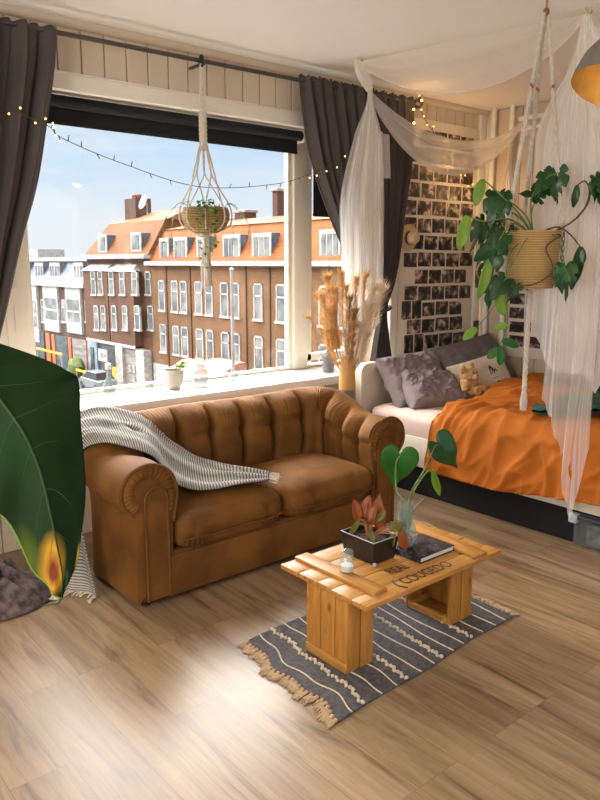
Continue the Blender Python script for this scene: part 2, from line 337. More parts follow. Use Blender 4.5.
# ------------------------------------------------------------------ geometry helpers
class MB:
    def __init__(s): s.v, s.f, s.mi, s.uv = [], [], [], {}
    def add(s, vs, fs, mi=0):
        b = len(s.v); s.v += [tuple(x) for x in vs]
        for f in fs: s.f.append(tuple(b + i for i in f)); s.mi.append(mi)
        return s
    def _bm(s, bm, mi):
        bm.verts.index_update()
        s.add([v.co.copy() for v in bm.verts], [[v.index for v in f.verts] for f in bm.faces], mi); bm.free(); return s
    def obox(s, mtx, size, bev=0., mi=0, seg=2):
        bm = bmesh.new(); bmesh.ops.create_cube(bm, size=1.)
        bmesh.ops.scale(bm, vec=size, verts=bm.verts)
        if bev: bmesh.ops.bevel(bm, geom=bm.edges[:], offset=min(bev, min(size) * .49), segments=seg, profile=.5, affect='EDGES')
        bmesh.ops.transform(bm, matrix=mtx, verts=bm.verts); return s._bm(bm, mi)
    def box(s, x0, x1, y0, y1, z0, z1, bev=0., mi=0, seg=2):
        return s.obox(Matrix.Translation(((x0 + x1) / 2, (y0 + y1) / 2, (z0 + z1) / 2)), (x1 - x0, y1 - y0, z1 - z0), bev, mi, seg)
    def tube(s, pts, r, seg=8, mi=0, caps=True, flat=1.):
        pts = [V(p) for p in pts]; n = len(pts); rr = r if isinstance(r, (list, tuple)) else [r] * n
        vs = []; up = None
        for i, p in enumerate(pts):
            d = (pts[min(i + 1, n - 1)] - pts[max(i - 1, 0)])
            d = d.normalized() if d.length > 1e-9 else V((0, 0, 1))
            if up is None:
                up = d.orthogonal().normalized()
            else:
                up = (up - d * up.dot(d)); up = up.normalized() if up.length > 1e-6 else d.orthogonal().normalized()
            sd = d.cross(up)
            for k in range(seg):
                a = 2 * PI * k / seg; vs.append(p + (up * math.cos(a) + sd * math.sin(a) * flat) * rr[i])
        fs = [(i * seg + k, i * seg + (k + 1) % seg, (i + 1) * seg + (k + 1) % seg, (i + 1) * seg + k) for i in range(n - 1) for k in range(seg)]
        if caps: fs += [tuple(range(seg))[::-1], tuple((n - 1) * seg + k for k in range(seg))]
        return s.add(vs, fs, mi)
    def lathe(s, c, prof, seg=28, mi=0, mtx=None):
        vs = []
        for (r, z) in prof:
            for k in range(seg):
                a = 2 * PI * k / seg; p = V((r * math.cos(a), r * math.sin(a), z))
                if mtx: p = mtx @ p
                vs.append(p + V(c))
        n = len(prof)
        fs = [(i * seg + k, i * seg + (k + 1) % seg, (i + 1) * seg + (k + 1) % seg, (i + 1) * seg + k) for i in range(n - 1) for k in range(seg)]
        return s.add(vs, fs, mi)
    def grid(s, nu, nv, fn, mi=0, cu=False, cv=False, uv=False):
        b = len(s.v); vs = []
        for i in range(nu):
            for j in range(nv):
                u = i / (nu if cu else nu - 1); v = j / (nv if cv else nv - 1)
                vs.append(fn(u, v))
                if uv: s.uv[b + len(vs) - 1] = (u, v)
        fs = []
        for i in range(nu if cu else nu - 1):
            for j in range(nv if cv else nv - 1):
                a, c = (i + 1) % nu, (j + 1) % nv
                fs.append((i * nv + j, a * nv + j, a * nv + c, i * nv + c))
        return s.add(vs, fs, mi)
    def ball(s, c, r, seg=12, mi=0, mtx=None, fn=None):
        rx, ry, rz = r if isinstance(r, (tuple, list)) else (r, r, r)
        def f(u, v):
            a, b = 2 * PI * u, PI * (v * .998 + .001)
            p = V((rx * math.sin(b) * math.cos(a), ry * math.sin(b) * math.sin(a), rz * math.cos(b)))
            if fn: p = fn(p)
            if mtx: p = mtx @ p
            return p + V(c)
        return s.grid(seg, max(6, seg * 2 // 3), f, mi, cu=True)
    def build(s, name, mats, parent=None, smooth=True, solid=0., loc=None, sharp=None, sub=0, weld=False):
        mats = mats if isinstance(mats, (list, tuple)) else [mats]
        org = V((0, 0, 0))
        if parent is not None: org = V(parent['_w'])
        elif loc is not None: org = V(loc)
        me = bpy.data.meshes.new(name)
        me.from_pydata([tuple(V(p) - org) for p in s.v], [], s.f)
        for m in mats: me.materials.append(m)
        me.polygons.foreach_set('material_index', s.mi)
        if s.uv:
            lay = me.uv_layers.new(name='UVMap')
            for lp in me.loops: lay.data[lp.index].uv = s.uv.get(lp.vertex_index, (0, 0))
        bm = bmesh.new(); bm.from_mesh(me)
        if weld: bmesh.ops.remove_doubles(bm, verts=bm.verts, dist=1e-5)
        bmesh.ops.recalc_face_normals(bm, faces=bm.faces); bm.to_mesh(me); bm.free()
        if smooth:
            me.polygons.foreach_set('use_smooth', [True] * len(me.polygons))
            if sharp is None: sharp = 38
            me.set_sharp_from_angle(angle=math.radians(sharp))
        me.update()
        o = bpy.data.objects.new(name, me); COL.objects.link(o)
        if parent is not None: o.parent = parent
        elif loc is not None: o.location = org
        o['_w'] = tuple(org)
        if solid:
            md = o.modifiers.new('thickness', 'SOLIDIFY'); md.thickness = solid; md.offset = 0
        if sub:
            md = o.modifiers.new('sub', 'SUBSURF'); md.levels = sub; md.render_levels = sub
        return o

def tag(o, label=None, cat=None, group=None, kind=None):
    if label: o['label'] = label
    if cat: o['category'] = cat
    if group: o['group'] = group
    if kind: o['kind'] = kind
    return o

def thing(name, loc, label, cat, group=None):
    o = bpy.data.objects.new(name, None); COL.objects.link(o); o.location = loc; o.empty_display_size = .1
    o['_w'] = tuple(loc)
    return tag(o, label, cat, group)

def struct(name, mb, mats, **kw): return tag(mb.build(name, mats, **kw), kind='structure')

def copy_tree(o, loc, parent=None):
    c = o.copy(); COL.objects.link(c)
    if parent is not None: c.parent = parent
    if loc is not None: c.location = loc
    for ch in list(o.children): copy_tree(ch, None, c)
    return c

def lerp(a, b, t): return a + (b - a) * t
def smooth(t): t = max(0., min(1., t)); return t * t * (3 - 2 * t)
def interp(pts, t):
    """Catmull-Rom through pts, t in 0..1"""
    n = len(pts) - 1; x = max(0, min(.99999, t)) * n; i = int(x); f = x - i
    p = [V(pts[max(0, min(n, i + k))]) for k in (-1, 0, 1, 2)]
    return .5 * ((2 * p[1]) + (p[2] - p[0]) * f + (2 * p[0] - 5 * p[1] + 4 * p[2] - p[3]) * f * f + (3 * p[1] - p[0] - 3 * p[2] + p[3]) * f ** 3)
def curve(pts, n=24): return [interp(pts, i / (n - 1)) for i in range(n)]
def nz(p, s=1.): return noise.noise(V(p) * s)
def fbm(p, s=1., o=4): return noise.fractal(V(p) * s, 1., 2., o)
def ridge(p, s=1.): return 1 - abs(noise.noise(V(p) * s)) * 2

def leaf(mb, base, axis, nrm, Ln, W, kind='oval', mi=0, fold=.25, droop=.25, nu=14, nv=9, ph=0.):
    """leaf blade: base = where the stalk joins, axis = to the tip, nrm = upper side"""
    ax = V(axis).normalized(); nr = V(nrm); nr = (nr - ax * nr.dot(ax)).normalized(); sd = ax.cross(nr); base = V(base)
    def f(u, v):
        s = v * 2 - 1; t = u
        if kind == 'long': w = math.sin(PI * min(1, t * .97 + .03)) ** .8; back = 0
        else: w = (math.sin(PI * min(1, t * .93 + .07))) ** .65; back = 0
        w = max(w, .01)
        p = base + ax * (Ln * (t + back)) + sd * (s * w * W * .5)
        p += nr * (fold * abs(s) * w * W * .5 - droop * Ln * t * t + .02 * W * math.sin(9 * t + 4 * s + ph))
        return p
    def g(u, v):
        t = 2 * PI * u; x = math.sin(t) ** 3; y = (13 * math.cos(t) - 5 * math.cos(2 * t) - 2 * math.cos(3 * t) - math.cos(4 * t))
        a = (5 - y) / 22.; k = v
        if kind == 'mons':
            side = abs(math.sin(t)); k *= 1 - .38 * max(0, math.sin(9.5 * t + ph * 3)) ** 5 * smooth((side - .25) / .3) * smooth((v - .35) / .3)
        a *= k; s = x * k
        p = base + ax * (Ln * a) + sd * (s * W * .5)
        return p + nr * (fold * abs(s) * W * .5 - droop * Ln * max(0, a) ** 2 - .05 * W * k ** 3 + .03 * W * math.sin(7 * a + 3 * s + ph) * k)
    if kind in ('heart', 'mons'): mb.grid(nu * 2 + (40 if kind == 'mons' else 8), nv, g, mi, cu=True)
    else: mb.grid(nu, nv, f, mi)
    return mb

def text_mesh(mb, s, origin, right, up, h, mi=0, depth=.0008):
    cu = bpy.data.curves.new('t', 'FONT'); cu.body = s; cu.size = 1.; cu.extrude = 0
    ob = bpy.data.objects.new('t', cu); COL.objects.link(ob)
    dg = bpy.context.evaluated_depsgraph_get(); me = ob.evaluated_get(dg).to_mesh()
    vs = [v.co.copy() for v in me.vertices]; fs = [tuple(p.vertices) for p in me.polygons]
    ob.evaluated_get(dg).to_mesh_clear(); COL.objects.unlink(ob); bpy.data.objects.remove(ob); bpy.data.curves.remove(cu)
    if not vs: return 0
    x0 = min(v.x for v in vs); x1 = max(v.x for v in vs); y0 = min(v.y for v in vs); y1 = max(v.y for v in vs)
    k = h / (y1 - y0); right = V(right); up = V(up); n = right.normalized().cross(up.normalized())
    P = [V(origin) + right * ((v.x - x0) * k) + up * ((v.y - y0) * k) for v in vs]
    nn = len(P)
    mb.add([p + n * depth for p in P], fs, mi)
    return (x1 - x0) * k
# ------------------------------------------------------------------ camera
H = 2.88; XR = 5.47; YW = 4.0; XL = -1.7; YB = -2.0
cd = bpy.data.cameras.new('camera'); cam = bpy.data.objects.new('camera', cd); COL.objects.link(cam)
cd.sensor_fit = 'VERTICAL'; cd.sensor_height = 36.; cd.lens = 724. / 800. * 36.; cd.clip_start = .05; cd.clip_end = 600
cam.location = (0, 0, 1.6); cam.rotation_euler = (math.radians(90 - 10.7), 0, math.radians(49.9 - 90))
scene.camera = cam
scene.view_settings.view_transform = 'Standard'; scene.view_settings.look = 'None'; scene.view_settings.gamma = 1.; scene.view_settings.exposure = .15
scene.view_settings.use_curve_mapping = False

# ------------------------------------------------------------------ sky
w = bpy.data.worlds.new('sky'); scene.world = w; w.use_nodes = True; t = w.node_tree
bg = t.nodes['Background']
tc = N(t, 'ShaderNodeTexCoord'); sx = N(t, 'ShaderNodeSeparateXYZ'); L(t, tc.outputs['Generated'], sx.inputs[0])
mp = N(t, 'ShaderNodeMapping'); mp.inputs['Scale'].default_value = (1.6, 1.6, 8.); L(t, tc.outputs['Generated'], mp.inputs['Vector'])
nz_ = N(t, 'ShaderNodeTexNoise', Scale=1.7, Detail=6., Roughness=.55); L(t, mp.outputs[0], nz_.inputs['Vector'])
g = N(t, 'ShaderNodeValToRGB'); e = g.color_ramp.elements
e[0].position = .0; e[0].color = (.80, .83, .84, 1); e[1].position = .22; e[1].color = (.45, .66, .93, 1)
x = g.color_ramp.elements.new(.07); x.color = (.76, .84, .91, 1)
x = g.color_ramp.elements.new(.13); x.color = (.58, .75, .93, 1)
L(t, sx.outputs[2], g.inputs[0])
cr = N(t, 'ShaderNodeValToRGB'); e = cr.color_ramp.elements; e[0].position = .40; e[0].color = (0, 0, 0, 1); e[1].position = .60; e[1].color = (.8, .8, .8, 1); L(t, nz_.outputs['Fac'], cr.inputs[0])
mx = N(t, 'ShaderNodeMix', data_type='RGBA'); L(t, cr.outputs[0], mx.inputs['Factor']); L(t, g.outputs[0], mx.inputs['A']); mx.inputs['B'].default_value = (.82, .87, .92, 1)
# thin overcast: the sky grows brighter and whiter overhead
wh = N(t, 'ShaderNodeMapRange'); wh.inputs['From Min'].default_value = .22; wh.inputs['From Max'].default_value = .45; L(t, sx.outputs[2], wh.inputs['Value'])
m2 = N(t, 'ShaderNodeMix', data_type='RGBA'); L(t, wh.outputs[0], m2.inputs['Factor']); L(t, mx.outputs['Result'], m2.inputs['A']); m2.inputs['B'].default_value = (1., .975, .95, 1)
L(t, m2.outputs['Result'], bg.inputs['Color'])
st = N(t, 'ShaderNodeMapRange'); st.inputs['From Min'].default_value = .20; st.inputs['From Max'].default_value = .42; st.inputs['To Min'].default_value = 1.; st.inputs['To Max'].default_value = 23.
L(t, sx.outputs[2], st.inputs['Value'])
# sky strength raised ahead of the window to light the room, not the facades
dt = N(t, 'ShaderNodeVectorMath', operation='DOT_PRODUCT'); dt.inputs[1].default_value = (.35, .94, 0); L(t, tc.outputs['Generated'], dt.inputs[0])
az = N(t, 'ShaderNodeMapRange'); az.inputs['From Min'].default_value = -.1; az.inputs['From Max'].default_value = .65; az.inputs['To Min'].default_value = .07; L(t, dt.outputs['Value'], az.inputs['Value'])
ml = N(t, 'ShaderNodeMath', operation='MULTIPLY'); L(t, st.outputs[0], ml.inputs[0]); L(t, az.outputs[0], ml.inputs[1])
mx_s = N(t, 'ShaderNodeMath', operation='MAXIMUM'); mx_s.inputs[1].default_value = 1.; L(t, ml.outputs[0], mx_s.inputs[0]); L(t, mx_s.outputs[0], bg.inputs['Strength'])

def light(name, typ, loc, energy, color, rot=None, **kw):
    d = bpy.data.lights.new(name, typ); d.energy = energy; d.color = color
    for k, v in kw.items():
        if k == 'portal': d.cycles.is_portal = v
        else: setattr(d, k, v)
    o = bpy.data.objects.new(name, d); COL.objects.link(o); o.location = loc
    if rot is not None: o.rotation_euler = V(rot).to_track_quat('-Z', 'Y').to_euler()
    return o
light('sun', 'SUN', (-10, 0, 20), 1.5, (1., .86, .68), (.85, .32, -.62), angle=math.radians(2))
light('window_portal', 'AREA', (2.65, 4.5, 1.66), 1, (1, 1, 1), (0, -1, 0), shape='RECTANGLE', size=3.3, size_y=1.8, portal=True)
light('rear_opening_portal', 'AREA', (1.9, YB - .1, 1.55), 1, (1, 1, 1), (0, 1, 0), shape='RECTANGLE', size=5.4, size_y=2.3, portal=True)
# warm point lamp added behind the camera to fill the room
light('rear_fill_light', 'POINT', (1.2, -.9, 2.5), 24, (1., .86, .70), shadow_soft_size=.35)

# ------------------------------------------------------------------ setting
struct('floor', MB().box(XL, XR + .1, YB, YW + .2, -.08, 0), M['floor'], smooth=False)
struct('ceiling', MB().box(XL, XR + .1, YB, YW + .1, H, H + .1), M['ceiling'], smooth=False)
# window opening
WX0, WX1, WZ0, WZ1 = .55, 4.30, .78, 2.55
def boards(mb, fn, u0, u1, z0, z1, pitch=.135, gap=.007):
    u = u0
    while u < u1 - .01:
        b = min(u + pitch, u1); fn(mb, u + gap / 2, b - gap / 2, z0, z1); u = b
mb = MB()
def bw(mb, a, b, z0, z1): mb.box(a, b, YW, YW + .018, z0, z1, .003, seg=1)
boards(mb, bw, XL, WX1 + .03, 2.6, H - .03)
boards(mb, bw, WX1 + .03, XR, 0, H - .01, .12)
boards(mb, bw, WX0 - .3, WX1, 0, .72)
boards(mb, bw, XL, WX0, 0, 2.6)
mb.box(XL, XR, YW + .017, YW + .03, 2.55, H)          # backing behind the boards
mb.box(WX1, XR, YW + .017, YW + .45, 0, H)
mb.box(XL, WX0, YW + .017, YW + .45, 0, H)
mb.box(WX0, WX1, YW + .017, YW + .45, 0, .70)
mb.box(WX0, WX1, YW + .03, YW + .45, WZ1, H)
struct('wall_front', mb, M['wall'], smooth=False)
mb = MB()
def br_(mb, a, b, z0, z1): mb.box(XR - .0, XR + .018, a, b, z0, z1, .003, seg=1)
boards(mb, br_, YB, YW, 0, H - .01, .12)
mb.box(XR + .017, XR + .1, YB, YW, 0, H)
struct('wall_right', mb, M['wall'], smooth=False)
mb = MB(); LY0, LY1, LZ0, LZ1 = -.5, 2.3, .8, 2.45
mb.box(XL - .1, XL, YB, LY0, 0, H); mb.box(XL - .1, XL, LY1, YW, 0, H); mb.box(XL - .1, XL, LY0, LY1, 0, LZ0); mb.box(XL - .1, XL, LY0, LY1, LZ1, H)
struct('wall_left', mb, M['wall'], smooth=False)
mb = MB()
for a, b in ((LY0, LY0 + .07), (LY1 - .07, LY1), (.87, .94)): mb.box(XL - .09, XL - .02, a, b, LZ0, LZ1, .006)
mb.box(XL - .09, XL - .02, LY0, LY1, LZ0, LZ0 + .07, .006); mb.box(XL - .09, XL - .02, LY0, LY1, LZ1 - .07, LZ1, .006)
win2 = struct('window_2', mb, M['frame'])
for a, b in ((LY0 + .06, .88), (.93, LY1 - .06)): MB().box(XL - .058, XL - .052, a, b, LZ0 + .06, LZ1 - .06).build('pane', M['pane'], win2, smooth=False)
light('left_fill_light', 'AREA', (XL - .015, .9, 1.62), 92, (1., .95, .87), (1, 0, -.12), shape='RECTANGLE', size=2.6, size_y=1.5)  # area lamp added inside the unseen left window to brighten the bed side
mb = MB(); mb.box(XL, -.9, YB - .1, YB, 0, H); mb.box(4.7, XR, YB - .1, YB, 0, H); mb.box(-.9, 4.7, YB - .1, YB, 0, .35); mb.box(-.9, 4.7, YB - .1, YB, 2.75, H)  # unseen opening left in the rear wall to let fill daylight in
struct('wall_rear', mb, M['wall'], smooth=False)
# crown moulding, window lintel
mb = MB()
for k, (dy, dz, r) in enumerate(((0.0, 0., .035),)):
    mb.tube([(XL, YW - .005, H - .012), (XR, YW - .005, H - .012)], .032, 10)
struct('trim_1', mb, M['wall'])
mb = MB(); mb.box(WX0 - .1, WX1 + .06, YW - .03, YW + .02, 2.515, 2.60, .008); mb.box(WX0 - .1, WX1 + .06, YW - .022, YW + .02, 2.60, 2.612, .004)
struct('trim_2', mb, M['white'])
mb = MB(); mb.box(WX1 - .005, WX1 + .075, YW - .022, YW + .02, 0, 2.515, .006)
struct('trim_3', mb, M['white'])
mb = MB(); mb.box(WX0 - .02, WX1 + .005, 3.885, YW + .40, .715, .78, .008)
struct('windowsill', mb, M['sill'])
mb = MB(); mb.box(.2, WX1, YW - .015, YW + .002, .60, .70, .004); 
struct('trim_4', mb, M['wall'])
# window frame with three lights and their panes
YG = 4.38
mb = MB()
mb.box(WX0, WX1, YG - .03, YG + .04, WZ0, WZ0 + .022, .006); mb.box(WX0, WX1, YG - .03, YG + .04, WZ1 - .05, WZ1, .006)
for a, b in ((WX0, WX0 + .06), (WX1 - .07, WX1), (1.42, 1.55), (3.59, 3.73)): mb.box(a, b, YG - .05, YG + .05, WZ0, WZ1, .008)
for a, b in ((1.55, 1.585), (3.555, 3.59)): mb.box(a, b, YG - .02, YG + .03, WZ0, WZ1, .004)
for a, b in ((.61, .66), (1.37, 1.42), (3.73, 3.78), (4.18, 4.23)): mb.box(a, b, YG - .035, YG + .03, WZ0 + .05, WZ1 - .05, .005)
for a, b in ((.61, 1.42), (3.73, 4.23)):
    mb.box(a, b, YG - .035, YG + .03, WZ0 + .055, WZ0 + .11, .005); mb.box(a, b, YG - .035, YG + .03, WZ1 - .1, WZ1 - .05, .005)
mb.box(1.46, 1.475, YG - .06, YG - .05, 1.2, 1.45, .003); mb.box(1.445, 1.47, YG - .09, YG - .05, 1.43, 1.46, .004)
win = struct('window_1', mb, M['frame'])
for a, b in ((.66, 1.37), (1.585, 3.555), (3.78, 4.18)):
    MB().box(a, b, YG - .003, YG + .003, WZ0 + .02, WZ1 - .05).build('pane', M['pane'], win, smooth=False)
# heating pipes in the corner, and above
mb = MB(); mb.tube([(5.41, 3.70, 0), (5.41, 3.70, H)], .022, 12); struct('trim_5', mb, M['white'])
mb = MB(); mb.tube([(5.41, 3.88, 0), (5.41, 3.88, H)], .022, 12); struct('trim_6', mb, M['white'])
mb = MB(); mb.tube([(5.40, 3.62, 2.76), (5.40, 2.2, 2.76)], .02, 12); mb.tube([(5.40, 3.62, 2.68), (5.40, 2.2, 2.68)], .02, 12)
for y in (3.55, 3.0, 2.4): mb.box(5.39, XR + .005, y - .012, y + .012, 2.62, H, .003)
struct('trim_7', mb, M['white'])
mb = MB(); mb.box(5.36, 5.45, 3.97, YW + .005, 0, 2.84, .006); struct('trim_8', mb, M['white'])

# ------------------------------------------------------------------ roller blinds, rod, curtains
def blind(x0, x1, zb, label):
    o = thing('roller_blind', ((x0 + x1) / 2, 4.22, 2.51), label, 'blind', None)
    MB().tube([(x0, 4.22, 2.505), (x1, 4.22, 2.505)], .035, 16).build('roller', M['blind'], o)
    MB().box(x0 + .01, x1 - .01, 4.248, 4.252, zb, 2.51).build('blind_cloth', M['blind'], o, smooth=False)
    MB().box(x0 + .01, x1 - .01, 4.243, 4.257, zb - .012, zb + .008, .003).build('hem_bar', M['blind'], o)
    for a in (x0 - .012, x1): MB().box(a, a + .012, 4.19, 4.26, 2.46, 2.552, .003).build('bracket', M['frame'], o)
blind(1.60, 3.56, 2.395, 'wide black roller blind rolled up at the top of the big window pane')
blind(3.70, 4.2, 1.96, 'narrow black roller blind half lowered over the right window pane')
RZ = 2.77
o = thing('curtain_rod', (2.4, 3.85, RZ), 'long dark grey curtain rod mounted on the white boards above the window', 'curtain rod')
MB().tube([(.1, 3.85, RZ - .025), (4.36, 3.85, RZ + .015)], .013, 12).build('rod', M['rod'], o)
MB().lathe((4.36, 3.85, RZ + .015), [(0, 0), (.02, 0), (.022, .012), (.036, .03), (.04, .05), (.03, .07), (0, .078)], 20, 0, Matrix.Rotation(PI / 2, 3, 'Y')).build('finial', M['rod'], o)
for x in (1.0, 2.5, 4.0):
    MB().box(x - .012, x + .012, 3.85, YW + .003, RZ - .022, RZ - .008, .003).build('bracket', M['rod'], o)

def curtain(name, label, left, right, zs, folds, amp, y0=3.85, ybot=None):
    """left/right: x of both edges at the heights zs (top to bottom)"""
    o = thing(name, ((left[0] + right[0]) / 2, y0, zs[0]), label, 'curtain')
    def f(u, v):
        z3 = interp([(a, 0, 0) for a in zs], v).x
        xl = interp([(a, 0, 0) for a in left], v).x; xr = interp([(a, 0, 0) for a in right], v).x
        ww = abs(xr - xl); a = amp * (.4 + .6 * min(1, v * 6)) * (.55 + .45 * min(1, ww / abs(right[0] - left[0])))
        ph = 2 * PI * folds * u + .9 * math.sin(3 * v + 5 * u)
        y = y0 - .012 + a * math.sin(ph) + .35 * a * math.sin(2.3 * ph + 1)
        if ybot is not None: y += (ybot - y0) * smooth((v - .8) / .2)
        x = lerp(xl, xr, u + .006 * math.sin(ph * 2))
        zz = z3 + (.018 * abs(math.sin(PI * folds * 2 * u)) if v < .001 else 0)
        return (x, y, zz)
    mb = MB(); mb.grid(folds * 14, 60, f)
    mb.build('cloth', M['curtain'], o, solid=.004)
    return o
o = curtain('curtain', 'dark taupe curtain at the left edge of the window drawn aside',
        [.35, .34, .36, .42, .55, .62, .55, .45, .40, .40], [1.61, 1.59, 1.525, 1.455, 1.355, 1.27, 1.18, 1.08, .98, .95],
        [2.765, 2.6, 2.3, 2.0, 1.7, 1.4, 1.1, .7, .3, .03], 9, .04)
o = curtain('curtain', 'dark taupe curtain right of the window tied back behind the tulle',
        [3.225, 3.26, 3.335, 3.47, 3.65, 3.85, 4.01, 3.97, 3.90, 3.88], [4.33, 4.33, 4.31, 4.26, 4.22, 4.16, 4.08, 4.12, 4.20, 4.22],
        [2.80, 2.6, 2.3, 2.0, 1.7, 1.45, 1.25, 1.0, .6, .05], 11, .035)
mb = MB(); mb.tube([(4.00 + .085 * math.cos(a) + .05, 3.85 + .055 * math.sin(a), 1.25 + .02 * math.cos(a)) for a in [2 * PI * k / 20 for k in range(21)]], .014, 8)
mb.build('tieback', M['curtain'], o)

# ------------------------------------------------------------------ photographs
def snapshot(loc, rotz, label, w_=.162, h_=.108, group=None):
    o = PH.copy() if PH.get('used') else PH
    if o is not PH: COL.objects.link(o)
    else: o['used'] = 1
    o.location = loc; o.rotation_euler = (0, random.uniform(-.015, .015) if rotz == 0 else 0, rotz); o.scale = (w_ / .162, 1, h_ / .108)
    tag(o, label, 'photo', group); return o
PH = MB().box(-.081, .081, -.0012, .0012, -.054, .054).build('photo_print', M['photo'], None, smooth=False)
ords = ['first', 'second', 'third', 'fourth', 'fifth', 'sixth', 'seventh', 'eighth', 'ninth', 'tenth', 'eleventh', 'twelfth', 'thirteenth']
nums = ['leftmost', 'second from left', 'third from left', 'fourth from left', 'fifth from left', 'sixth from left', 'seventh from left']
mb = MB(); mb.box(4.385, 5.36, 3.984, YW + .003, .8, 2.72, .003)
struct('trim_9', mb, M['panel'])
yp = 3.982
rows = [(4.60, 5), (4.47, 6), (4.42, 6), (4.45, 5), (4.40, 6), (4.42, 6), (4.50, 5), (4.44, 6), (4.58, 5), (4.46, 5), (4.43, 6), (4.50, 5), (4.47, 5)]
z = 2.585
for r, (x0, n) in enumerate(rows):
    x = x0
    for k in range(n):
        wd = .162 + random.uniform(-.012, .012)
        if r in (10, 12) and k in (0, 1): wd = .11
        if x + wd > 5.37: break
        snapshot((x + wd / 2, yp, z + random.uniform(-.004, .004)), 0, 'dark snapshot %s in the %s row from the top of the photo wall' % (nums[k], ords[r]), wd, .112 if wd > .12 else .15, 'snapshots on the wall behind the bed')
        x += wd + .018
    z -= .1365
for zz, nm in ((1.46, 'upper'), (1.02, 'lower')):
    snapshot((5.405, 3.965, zz), 0, '%s of two upright snapshots on the narrow trim right of the photo wall' % nm, .08, .15, 'snapshots on the wall behind the bed')
mb = MB(); mb.box(XR - .014, XR + .002, 3.02, 3.665, .80, 1.66, .003)
struct('trim_10', mb, M['panel'])
for r, zz in enumerate((1.54, 1.42, 1.30, 1.18, 1.06, .94)):
    for k, y in enumerate((3.58, 3.42, 3.26, 3.10)):
        snapshot((XR - .016, y + random.uniform(-.01, .01), zz), PI / 2, 'dark snapshot %s in the %s row of the right wall panel' % (nums[k], ords[r]), .142, .092, 'snapshots on the right wall')

def hat(c, r, label, tilt):
    o = thing('straw_hat', c, label, 'hat')
    m3 = Matrix.Rotation(PI / 2 + tilt, 3, 'X')
    MB().lathe(c, [(r * .5, .0), (r * .75, .004), (r, -.002), (r, -.008), (r * .75, -.004), (r * .48, -.006)], 32, 0, m3).build('brim', M['straw'], o)
    MB().lathe(c, [(0, .085), (r * .2, .088), (r * .38, .08), (r * .46, .05), (r * .5, 0)], 32, 0, m3).build('crown', M['straw'], o)
    MB().lathe(c, [(r * .505, .002), (r * .485, .026)], 32, 0, m3).build('hat_band', M['straw2'], o)
hat((4.475, 3.965, 1.80), .105, 'round pale straw hat hanging over the left side of the photo wall', .06)
tag(MB().lathe((4.45, 3.972, 1.52), [(0, .03), (.06, .028), (.09, .01), (.12, 0), (.12, -.006), (0, .0)], 28, 0, Matrix.Rotation(PI / 2, 3, 'X') ).build('hand_fan', M['straw'], None, loc=(4.45, 3.97, 1.52)), 'small pale round fan behind snapshots below the straw hat', 'fan') if False else None

# ------------------------------------------------------------------ the street outside
XF = 28.; GZ = -8.6
def yat(u, X=XF): return X * math.tan(math.radians(49.9) - math.atan((u - 300) / 737.))
def dep(u, X=XF): return X * .644 + yat(u, X) * .765
def zat(u, v, X=XF): return 1.6 + (263 - v) * dep(u, X) / 737.
def facade_window(parent, u, v0, v1, wd, X=XF, bars=1, proud=.0):
    y = yat(u, X); z1 = zat(u, v0, X); z0 = zat(u, v1, X)
    mb = MB(); xf = X - .06 - proud; fr = .11
    mb.box(xf, X + .1, y - wd / 2, y - wd / 2 + fr, z0, z1); mb.box(xf, X + .1, y + wd / 2 - fr, y + wd / 2, z0, z1)
    mb.box(xf, X + .1, y - wd / 2, y + wd / 2, z1 - fr, z1); mb.box(xf - .06, X + .1, y - wd / 2 - .08, y + wd / 2 + .08, z0 - .08, z0 + .08)
    zz = lerp(z0, z1, .66); mb.box(xf, X + .1, y - wd / 2, y + wd / 2, zz - .05, zz + .05)
    if bars > 1:
        for k in range(1, bars): yy = y - wd / 2 + wd * k / bars; mb.box(xf, X + .1, yy - .05, yy + .05, z0, z1)
    o = mb.build('window', M['trimwhite'], parent, smooth=False)
    MB().box(X - .03 - proud, X + .05, y - wd / 2 + .05, y + wd / 2 - .05, z0 + .05, z1 - .05).build('pane', M['outpane'], o, smooth=False)
def slab(y0, y1, x0, x1, z0, z1, x0t, x1t, ins0=0, ins1=0):
    """a sloping roof body: bottom rectangle to a smaller top rectangle"""
    b = [(x0, y0, z0), (x1, y0, z0), (x1, y1, z0), (x0, y1, z0), (x0t, y0 + ins0, z1), (x1t, y0 + ins0, z1), (x1t, y1 - ins1, z1), (x0t, y1 - ins1, z1)]
    return MB().add(b, [(0, 1, 2, 3), (4, 5, 6, 7), (0, 1, 5, 4), (1, 2, 6, 5), (2, 3, 7, 6), (3, 0, 4, 7)])
# right-hand block with the orange roof
y0, y1 = 6., yat(150)
bR = thing('apartment_building', (XF + 5, (y0 + y1) / 2, GZ), 'long warm brick apartment building with bright orange tiled roof, seen through the window', 'building')
MB().box(XF, XF + 10, y0, y1, GZ, 1.5).build('wall', M['brickwarm'], bR, smooth=False)
MB().box(XF - .45, XF + .3, y0, y1 + .2, 1.42, 1.72, .03).build('cornice', M['trimwhite'], bR)
slab(y0, y1 + .1, XF - .1, XF + 10, 1.7, 4.15, XF + 1.3, XF + 9, 0, .4).build('roof', M['rooforange'], bR, smooth=False)
slab(y0, y1 - .3, XF + 1.2, XF + 9.1, 4.15, 4.75, XF + 3.5, XF + 7, 0, 2.).build('roof_top', M['roofbrown'], bR, smooth=False)
for u in (161, 174, 183, 198, 208.5, 224, 235, 258, 281, 306, 325, 345, 362): 
    facade_window(bR, u, 263 + (283 - 263) * 46.6 / dep(u), 263 + (320 - 263) * 46.6 / dep(u), .95)
    facade_window(bR, u, 263 + (336 - 263) * 46.6 / dep(u), 263 + (371 - 263) * 46.6 / dep(u), .95)
for u in (166, 190, 246, 270, 294):
    y = yat(u); MB().box(XF - .07, XF + .02, y - .05, y + .05, GZ, 1.45).build('drainpipe', M['brickdk'], bR, smooth=False)
